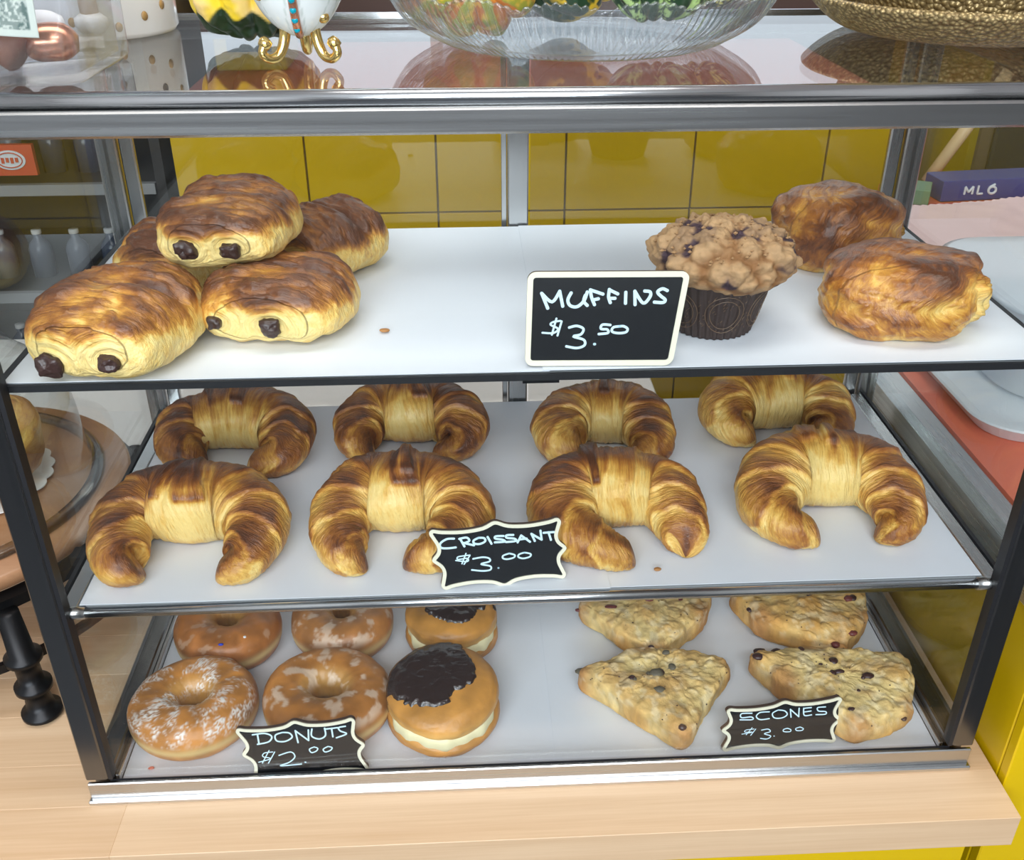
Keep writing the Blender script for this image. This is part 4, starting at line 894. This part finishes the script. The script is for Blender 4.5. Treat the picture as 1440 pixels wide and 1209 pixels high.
tr = loft([(rrect(tx0+.010, ty0+.010, tx1-.01, ty1-.01, .035), CZ), (rrect(tx0, ty0, tx1, ty1, .045), CZ+.013), (rrect(tx0+.0015, ty0+.0015, tx1-.0015, ty1-.0015, .0435), CZ+.0145), (rrect(tx0+.008, ty0+.008, tx1-.008, ty1-.008, .038), CZ+.0145), (rrect(tx0+.018, ty0+.018, tx1-.018, ty1-.018, .03), CZ+.006)])
tro = tr.build('tray', M['tray_white'], None, False, origin=(.6, .35, CZ)); tag(tro, 'pale rounded tray on the coral counter top under the cloudy tub', 'tray')
u0, v0, u1, v1 = .425, .218, .70, .44
tb = loft([(rrect(u0+.02, v0+.02, u1-.02, v1-.02, .05), CZ+.0065), (rrect(u0+.012, v0+.012, u1-.012, v1-.012, .055), CZ+.012), (rrect(u0, v0, u1, v1, .06), CZ+.090), (rrect(u0-.004, v0-.004, u1+.004, v1+.004, .062), CZ+.092), (rrect(u0+.002, v0+.002, u1-.002, v1-.002, .058), CZ+.094)], True, True)
tag(tb.build('storage_tub', M['tub_plastic'], None, True, origin=(.55, .34, CZ)), 'cloudy white plastic tub standing on the pale tray, right', 'tub')
# towel
n, m = 60, 60; U, V_ = np.meshgrid(np.linspace(0, 1, n), np.linspace(0, 1, m), indexing='ij')
X = .525+.36*U-.01*V_; Y = .52+(.265+.07*U)*V_; Zt = CZ+.006+.012*fbm(np.stack([X*14, Y*14, X*0], -1), 3, 3)+.0012*fbm(np.stack([X*400, Y*400, X*0], -1), 2)
Y = Y+np.where(V_ > .98, .0025*np.sign(np.sin(U*190)), 0)
Pt = np.stack([X, Y, Zt], -1).reshape(-1, 3); bnd = [i*m for i in range(n)]+[(n-1)*m+j for j in range(1, m)]+[i*m+m-1 for i in range(n-2, -1, -1)]+[j for j in range(m-2, 0, -1)]
k = len(Pt); Lb = len(bnd); Pb = Pt[bnd].copy(); Pb[:, 2] = CZ+.0003
tag(mesh('towel', np.concatenate([Pt, Pb]), gridF(n, m, False).tolist()+[(bnd[i], k+i, k+(i+1) % Lb, bnd[(i+1) % Lb]) for i in range(Lb)]+[tuple(range(k, k+Lb))], M['towel_pink'], None, True, origin=(.7, .7, CZ)), 'pale pink towel spread on the side counter behind the tub', 'towel')
bb = empty('blue_box', (.72, .93, CZ), 'blue card box with white marks behind the pink towel', 'box')
def cardbox(name, par, m, cx, cy, w_, d_, h_, rot, zb=CZ):
    mb = MB().box(-w_/2, -d_/2, 0, w_/2, d_/2, h_, b=.001); ca, sa = math.cos(rot), math.sin(rot)
    mb.V = [(cx+x*ca-y*sa, cy+x*sa+y*ca, zb+z) for x, y, z in mb.V]; return mb.build(name, m, par)
cardbox('carton', bb, M['blue_card'], .745, .890, .22, .05, .030, .10)
cardbox('white_stripe', bb, M['white_ink'], .800, 0.8685, .008, .003, .024, .10, CZ+.003)
cardbox('white_stripe', bb, M['white_ink'], .822, 0.8705, .008, .003, .024, .10, CZ+.003)
cardbox('white_stripe', bb, M['white_ink'], .844, 0.8727, .008, .003, .024, .10, CZ+.003)
# marks on the box read as blurred white characters
mk = MB(); bx, by, bz = .672, .8565, CZ+.010
def seg(a, b, t=.0016): mk.tube([(bx+a[0], by+a[0]*.1, bz+a[1]), (bx+b[0], by+b[0]*.1, bz+b[1])], t, 6)
for s_ in (((0, 0), (0, .011)), ((0, .011), (.006, .003)), ((.006, .003), (.012, .011)), ((.012, .011), (.012, 0)), ((.020, .012), (.020, 0)), ((.020, .0), (.028, 0)), ((.045, .013), (.037, .009)), ((.037, .009), (.036, .004))): seg(*s_)
mk.tube([(bx+.042+.0055*math.cos(a*PI/8), by+.0042, bz+.0045+.005*math.sin(a*PI/8)) for a in range(17)], .0018, 6)
mk.build('white_marks', M['white_ink'], bb)
tag(cardbox('small_carton', None, M['green_card'], .603, .868, .045, .05, .022, -.45), 'small green and brown carton left of the blue box', 'box')
st_ = MB().tube([(.66, .955, CZ), (.75, .958, CZ+.16)], .009, 14); st_.build
tag(st_.build('wooden_stick', M['stick_wood'], None, True, origin=(.66, .955, CZ)), 'slanting wooden stick behind the blue box', 'stick')
# dark equipment behind the right counter
de = empty('appliance', (1.3, 1.4, -.9), 'dark brown appliance standing behind the right side counter', 'appliance')
box('housing', M['brown_card'], de, .90, 1.30, -.9, 1.9, 1.7, .42, b=.01); box('door', M['cooler_dark'], de, .93, 1.285, -.8, 1.5, 1.299, .36, b=.004)
box('yellow_side', simple('ochre', (.28, .20, .01), .4), de, .885, 1.29, -.9, .899, 1.7, .40)

# ================================================================ THINGS ON THE LID
HZ = .5037
# yellow and green gourd
def gourd(name, c, rx, h, ribs, seed, colf, label, squash=.0, axis=None, group=None, bump_=.05):
    n, m = 90, 240
    v, u = np.meshgrid(np.linspace(-PI/2, PI/2, n), np.linspace(0, 2*PI, m, endpoint=False), indexing='ij')
    rib = np.abs(np.cos(u*ribs/2))**.7*.14
    c_ = np.cos(v); Q = np.stack([c_*np.cos(u), c_*np.sin(u), np.sin(v)], -1); nz = fbm(Q*3+seed, 3, seed)-.5
    f = 1-.10+rib*np.abs(c_)**.5+bump_*nz*2; P = Q*f[..., None]*np.array([rx, rx, h/2])
    P[..., 2] -= .10*h*np.exp(-(c_/.25)**2)*np.sign(np.sin(v))
    Cc = colf(Q, u, v, nz)
    if axis is not None:
        Rm = np.array(Matrix.Rotation(axis[0], 3, axis[1])); P = P@Rm.T
    P = P+np.array(c)
    root = empty(name, (c[0], c[1], float(P[..., 2].min())), label, 'gourd', group)
    mesh('skin', P.reshape(-1, 3), gridF(n, m), M['gourd'], root, True, {'Col': np.clip(Cc, 0, 1).reshape(-1, 3)})
    s_ = MB().tube([(0, 0, h*.36), (.001, .001, h*.45), (.004, .002, h*.56)], [.006, .0045, .005], 10)
    V = np.array(s_.V)
    if axis is not None: V = V@Rm.T
    s_.V = (V+np.array(c)).tolist(); s_.build('stem', M['stem'], root, True)
    return root
def lerp(a, b, t): t = np.clip(t, 0, 1)[..., None]; return np.array(a)*(1-t)+np.array(b)*t
def c_yel(Q, u, v, nz):
    c = lerp((.86, .60, .03), (.88, .62, .22), sm(.0, .25, nz)); return lerp((.012, .035, .012), c, sm(-.46, -.40, Q[..., 2]+.07*np.cos(u*11)+.15*nz))
gourd('gourd', (-.172, .163, HZ+.036), .040, .074, 11, 5, c_yel, 'yellow gourd with a dark green bottom, beside the jewelled egg', bump_=.10)
def c_org(Q, u, v, nz):
    c = lerp((.55, .16, .02), (.30, .30, .03), sm(.0, .3, np.cos(u*10)+nz*3)); return lerp(c, (.72, .42, .05), sm(.05, .3, fbm(Q*9, 3, 3)-.42))
def c_gry(Q, u, v, nz):
    return lerp((.012, .045, .015), (.82, .52, .02), sm(.07, .11, fbm(Q*3.4+2, 3, 6)-.45)*sm(-.2, .2, Q[..., 0]+.6))
def c_grn(Q, u, v, nz):
    s = np.cos(u*8); pat = sm(.47, .53, fbm(Q*np.array([16, 16, 9])+4, 3, 8)); c = lerp((.012, .045, .015), (.45, .62, .22), pat*sm(.05, .4, s)); return c
def c_stp(Q, u, v, nz):
    s = np.cos(u*7); pat = sm(.45, .50, fbm(Q*13+4, 3, 18)); return lerp((.01, .03, .012), (.80, .70, .20), sm(-.1, .2, s)*pat)
GG = 'gourds in the crystal bowl'
gourd('gourd', (-.033, .152, HZ+.044), .040, .060, 10, 15, c_org, 'orange and green gourd facing forward in the crystal bowl, left', axis=(math.radians(95), 'X'), group=GG)
gourd('gourd', (.030, .185, HZ+.046), .040, .075, 6, 16, c_gry, 'dark green gourd with yellow patches, second in the crystal bowl', axis=(math.radians(-35), 'Y'), group=GG, bump_=.03)
gourd('gourd', (.080, .150, HZ+.048), .036, .078, 10, 17, c_grn, 'dark green gourd speckled with light green, in the middle right of the bowl', group=GG)
gourd('gourd', (.118, .178, HZ+.052), .030, .075, 8, 18, c_stp, 'narrow gourd striped cream and dark green, at the right of the bowl', axis=(math.radians(8), 'Y'), group=GG)
# crystal bowl
def bowl():
    cx, cy = .032, .160; root = empty('crystal_bowl', (cx, cy, HZ), 'scalloped pressed crystal bowl full of gourds on the case lid', 'bowl')
    m = 640; u = np.linspace(0, 2*PI, m, endpoint=False); prof = catmull([(.0, .004), (.05, .004), (.078, .0045), (.094, .011), (.109, .021), (.119, .033)], 8)
    rows = []
    for i, (r, z) in enumerate(prof):
        t = i/(len(prof)-1); fan = np.abs(((u*16/(2*PI)) % 1)-.5)*2       # 16 fans round the bowl
        ridge = np.cos(u*16*9)*.0020*sm(.40, .8, t)*(1-.3*fan); sc = .0045*sm(.75, 1, t)*(1-fan**2)+.0011*np.cos(u*16*9)*sm(.9, 1, t)
        rr_ = r*(1+.0)+ridge; rows.append(np.stack([cx+rr_*np.cos(u), cy+rr_*np.sin(u), HZ+z-.002+sc], -1))
    inner = np.array(rows); outer = inner.copy(); ctr = np.array([cx, cy, 0])
    d = inner-ctr; d[..., 2] = 0; L_ = np.linalg.norm(d, axis=-1, keepdims=True)+1e-9
    t = np.linspace(0, 1, len(prof))[:, None, None]; fan = (np.abs(((u*16/(2*PI)) % 1)-.5)*2)[None, :, None]
    outer = outer+d/L_*(.003+.0028*np.abs(np.sin((u*16*4.5)))[None, :, None]*sm(.25, .6, t)*(1-.35*fan))*sm(0, .3, t); outer[..., 2] -= .0022*sm(1.0, .7, t[..., 0])*1.0
    A = np.concatenate([outer, inner[::-1]]); F = gridF(len(A), m)
    mesh('bowl_wall', A.reshape(-1, 3), F, M['crystal'], root, True)
bowl()
# gold beaded dish with a dark pot in it
gx, gy = .292, .182
gd = MB().lathe(catmull([(0, .0005), (.060, .0005), (.073, .001), (.084, .005), (.094, .012), (.099, .017), (.1015, .0205), (.099, .023), (.094, .021), (.086, .013), (.076, .009), (0, .008)], 4).tolist(), (gx, gy, HZ), 120)
tag(gd.build('gold_dish', M['gold_beads'], None, True, origin=(gx, gy, HZ)), 'shallow gold beaded dish on the lid at the right', 'dish')
gp = MB().lathe(catmull([(0, .0), (.062, .0), (.070, .008), (.078, .03), (.082, .06), (.080, .07), (.076, .06), (0, .05)], 4).tolist(), (gx+.004, gy+.002, HZ+.0092), 96)
tag(gp.build('gold_pot', M['gold_beads'], None, True, origin=(gx, gy, HZ+.012)), 'dark gold beaded pot standing in the gold dish', 'pot')
# jewelled egg
def egg():
    ex, ey, ez = -.1335, .088, HZ+.050; root = empty('jewelled_egg', (ex, ey, HZ), 'white enamelled egg with turquoise jewels on curled gold feet', 'ornament')
    def fn(v, u):
        c = np.cos(v); r = .0285*c*(1+.12*np.sin(v)); return np.stack([r*np.cos(u), r*np.sin(u), .036*np.sin(v)], -1)
    Q = solid(70, 120, fn); u = np.arctan2(Q[..., 1], Q[..., 0]); 
    line = sm(.10, .04, np.abs(np.abs(np.sin((u+PI/2)*3+Q[..., 2]*30))))*.35+sm(.10, .03, np.abs(np.sin((u+PI/2)*3-Q[..., 2]*30)))*.35
    Cc = lerp((.78, .82, .80), (.22, .32, .24), line); mesh('shell', (Q+np.array([ex, ey, ez])).reshape(-1, 3), gridF(70, 120), M['enamel'], root, True, {'Col': Cc.reshape(-1, 3)})
    def on(a, z): 
        s = z/.036; c = math.sqrt(max(0, 1-s*s)); r = .0285*c*(1+.12*s)+.0008; return (ex+r*math.cos(a), ey+r*math.sin(a), ez+z)
    bd = MB().tube([on(-PI/2+.02, -.034+.002*k) for k in range(28)], .0024, 8).build('band', M['copper'], root, True)
    for k in range(9):
        p = on(-PI/2+.02, -.030+.0054*k); small('jewel', M['turquoise'], (p[0], p[1]-.0016, p[2]), .0019, bd, 1)
    for a in (-PI/2-.62, -PI/2+.66):
        for z in (-.012, -.002, .008):
            p = on(a, z); small('green_jewel', M['green_jewel'], p, .0018, root, 2)
    for a in (math.radians(213), math.radians(-32), math.radians(90)):
        dx, dy = math.cos(a), math.sin(a)
        cp = [(.024, .046), (.017, .034), (.011, .026), (.010, .016), (.014, .006), (.020, .0035), (.0245, .007), (.0225, .012)]
        pts = catmull(cp, 6); P_ = [(ex+dx*r, ey+dy*r, HZ+z) for r, z in pts]
        rad_ = np.interp(np.linspace(0, 1, len(P_)), [0, .3, .7, 1], [.0035, .0034, .0026, .0024])
        lg = MB().tube(P_, rad_.tolist(), 12).build('leg', M['gold'], root, True)
        small('scroll_ball', M['gold'], P_[-1], .0038, lg, 3); rg = random.Random(int(dx*100))
        for k in range(12): 
            z_ = rg.uniform(.024, .048); r_ = .014+(z_-.024)*.6; small('gold_leaf', M['gold'], (ex+dx*r_-dy*rg.uniform(-.006, .006), ey+dy*r_+dx*rg.uniform(-.006, .006), HZ+z_), rg.uniform(.0025, .004), lg, k)
egg()
# white ceramic jar with dots
jx, jy = -.288, .216
jr = empty('dotted_jar', (jx, jy, HZ), 'white ceramic jar with gold and black dots beside the clear container', 'jar')
MB().lathe([(0, 0), (.050, 0), (.0525, .003), (.0525, .11), (.049, .11), (.048, .006), (0, .006)], (jx, jy, HZ), 90).build('jar_body', M['white_ceramic'], jr, True)
for (az, z, c) in ((-88, .012, 'dot_gold'), (-62, .026, 'dot_gold'), (-38, .013, 'dot_gold'), (-30, .032, 'dot_black'), (-20, .018, 'dot_gold'), (-50, .044, 'dot_gold'), (-10, .036, 'dot_gold'), (-75, .046, 'dot_black'), (-58, .008, 'dot_gold')):
    a = math.radians(az); d = MB().lathe([(0, .0007), (.0022, .0006), (.0024, 0), (0, 0)], (0, 0, 0), 12)
    d.V = [(jx+(.0525+z_)*math.cos(a)-x*math.sin(a), jy+(.0525+z_)*math.sin(a)+x*math.cos(a), HZ+z+y_*1.25) for x, y_, z_ in d.V]; d.build('dot', M[c], jr, True)
a = math.radians(-75); lx, ly = jx+.058*math.cos(a), jy+.058*math.sin(a)
lug = MB().lathe([(0, 0), (.006, .001), (.0085, .005), (.0085, .009), (.005, .012), (0, .011)], (lx, ly, HZ+.006), 24, sx=1.2).build('lug', M['white_ceramic'], jr, True)
MB().tube([(lx, ly, HZ+.015), (lx-.002, ly, HZ+.075)], .0055, 14).build('wooden_handle', M['peg_wood'], jr, True)
# clear plastic container with things in it
px0, py0, px1, py1 = -.345, .022, -.236, .120
tb_ = empty('clear_container', (-.29, .07, HZ), 'clear square plastic container holding a banknote and brown pieces', 'container')
sh = loft([(rrect(px0+.004, py0+.004, px1-.004, py1-.004, .012), HZ+.0002), (rrect(px0+.001, py0+.001, px1-.001, py1-.001, .013), HZ+.003), (rrect(px0, py0, px1, py1, .014), HZ+.09)], True, False); sh.build('container_wall', M['plastic'], tb_, True)
sh = loft([(rrect(px0+.006, py0+.006, px1-.006, py1-.006, .011), HZ+.0045), (rrect(px0+.0035, py0+.0035, px1-.0035, py1-.0035, .012), HZ+.09)], True, False); sh.build('container_inner_wall', M['plastic'], tb_, True)
# banknote
def note():
    n, m = 160, 70; U, V_ = np.meshgrid(np.linspace(0, 1, n), np.linspace(0, 1, m), indexing='ij')
    X = -.338+.082*U; Y = .0325+.004*np.sin(U*5)+.006*V_; Z_ = HZ+.0268+.043*V_-.004*U
    bord = np.minimum(np.minimum(U, 1-U)*1.9, np.minimum(V_, 1-V_)); nb = fbm(np.stack([U*60, V_*28, U*0], -1), 3, 5)
    swirl = np.sin(np.hypot((U-.22)*38, (V_-.35)*20))*.5+np.sin(np.hypot((U-.78)*38, (V_-.35)*20))*.5
    ink = sm(.07, .09, bord)*np.clip(sm(.35, .6, nb)*.75+.35*sm(-.1, .5, swirl), 0, 1)
    Cc = lerp((.68, .72, .60), (.09, .15, .12), ink); P = np.stack([X, Y, Z_], -1).reshape(-1, 3); P2 = P+np.array([0, .0003, 0]); k = len(P)
    F = gridF(n, m, False); bnd = [i*m for i in range(n)]+[(n-1)*m+j for j in range(1, m)]+[i*m+m-1 for i in range(n-2, -1, -1)]+[j for j in range(m-2, 0, -1)]; Lb = len(bnd)
    F = F.tolist()+(F[:, ::-1]+k).tolist()+[(bnd[i], bnd[(i+1) % Lb], k+bnd[(i+1) % Lb], k+bnd[i]) for i in range(Lb)]
    tag(mesh('banknote', np.concatenate([P, P2]), F, M['printed'], None, True, {'Col': np.concatenate([Cc.reshape(-1, 3)]*2)}, origin=(-.3, .03, HZ+.03)), 'green printed banknote inside the clear container', 'banknote')
note()
# brown clay tubes and a grey stone
t1 = MB().tube([(-.315, .060, HZ+.038), (-.296, .055, HZ+.022), (-.277, .048, HZ+.012)], [.008, .0085, .0095], 20)
tag(t1.build('brown_pipe', M['brown_leather'], None, True, origin=(-.3, .05, HZ+.01)), 'brown clay tube leaning down in the clear container', 'tube')
small_p = lambda nm, m_, c, s_, sd, sq, lb, ct2: tag(small(nm, m_, c, s_, None, sd, sq), lb, ct2)
t2 = MB().tube(catmull([(-.276, .060, HZ+.0145), (-.262, .062, HZ+.016), (-.250, .066, HZ+.0145)], 5).tolist(), [.006, .0075, .009, .0097, .010, .010, .010, .0095, .008, .006, .004], 20)
tag(t2.build('copper_piece', M['copper'], None, True, origin=(-.262, .062, HZ+.01)), 'copper coloured rounded piece at the right in the clear container', 'ornament')
small_p('grey_stone', M['slate_grey'], (-.327, .050, HZ+.0165), .013, 9, (.8, .8, .9), 'dark grey stone at the left in the clear container', 'stone')
small_p('white_wrapper', M['doily'], (-.275, .088, HZ+.020), .010, 12, (1.3, .8, .9), 'crumpled white paper at the back of the clear container', 'paper')
# room things glimpsed above the lid edge
sb = empty('stacked_carton', (-.60, 2.0, .178), 'yellow and black carton on the coral counter far behind the lid', 'box')
box('carton', M['yellow_card'], sb, -.60, 1.9, .179, -.44, 2.1, .42, b=.003); box('black_panel', M['black_rubber'], sb, -.57, 1.897, .22, -.47, 1.8995, .40)
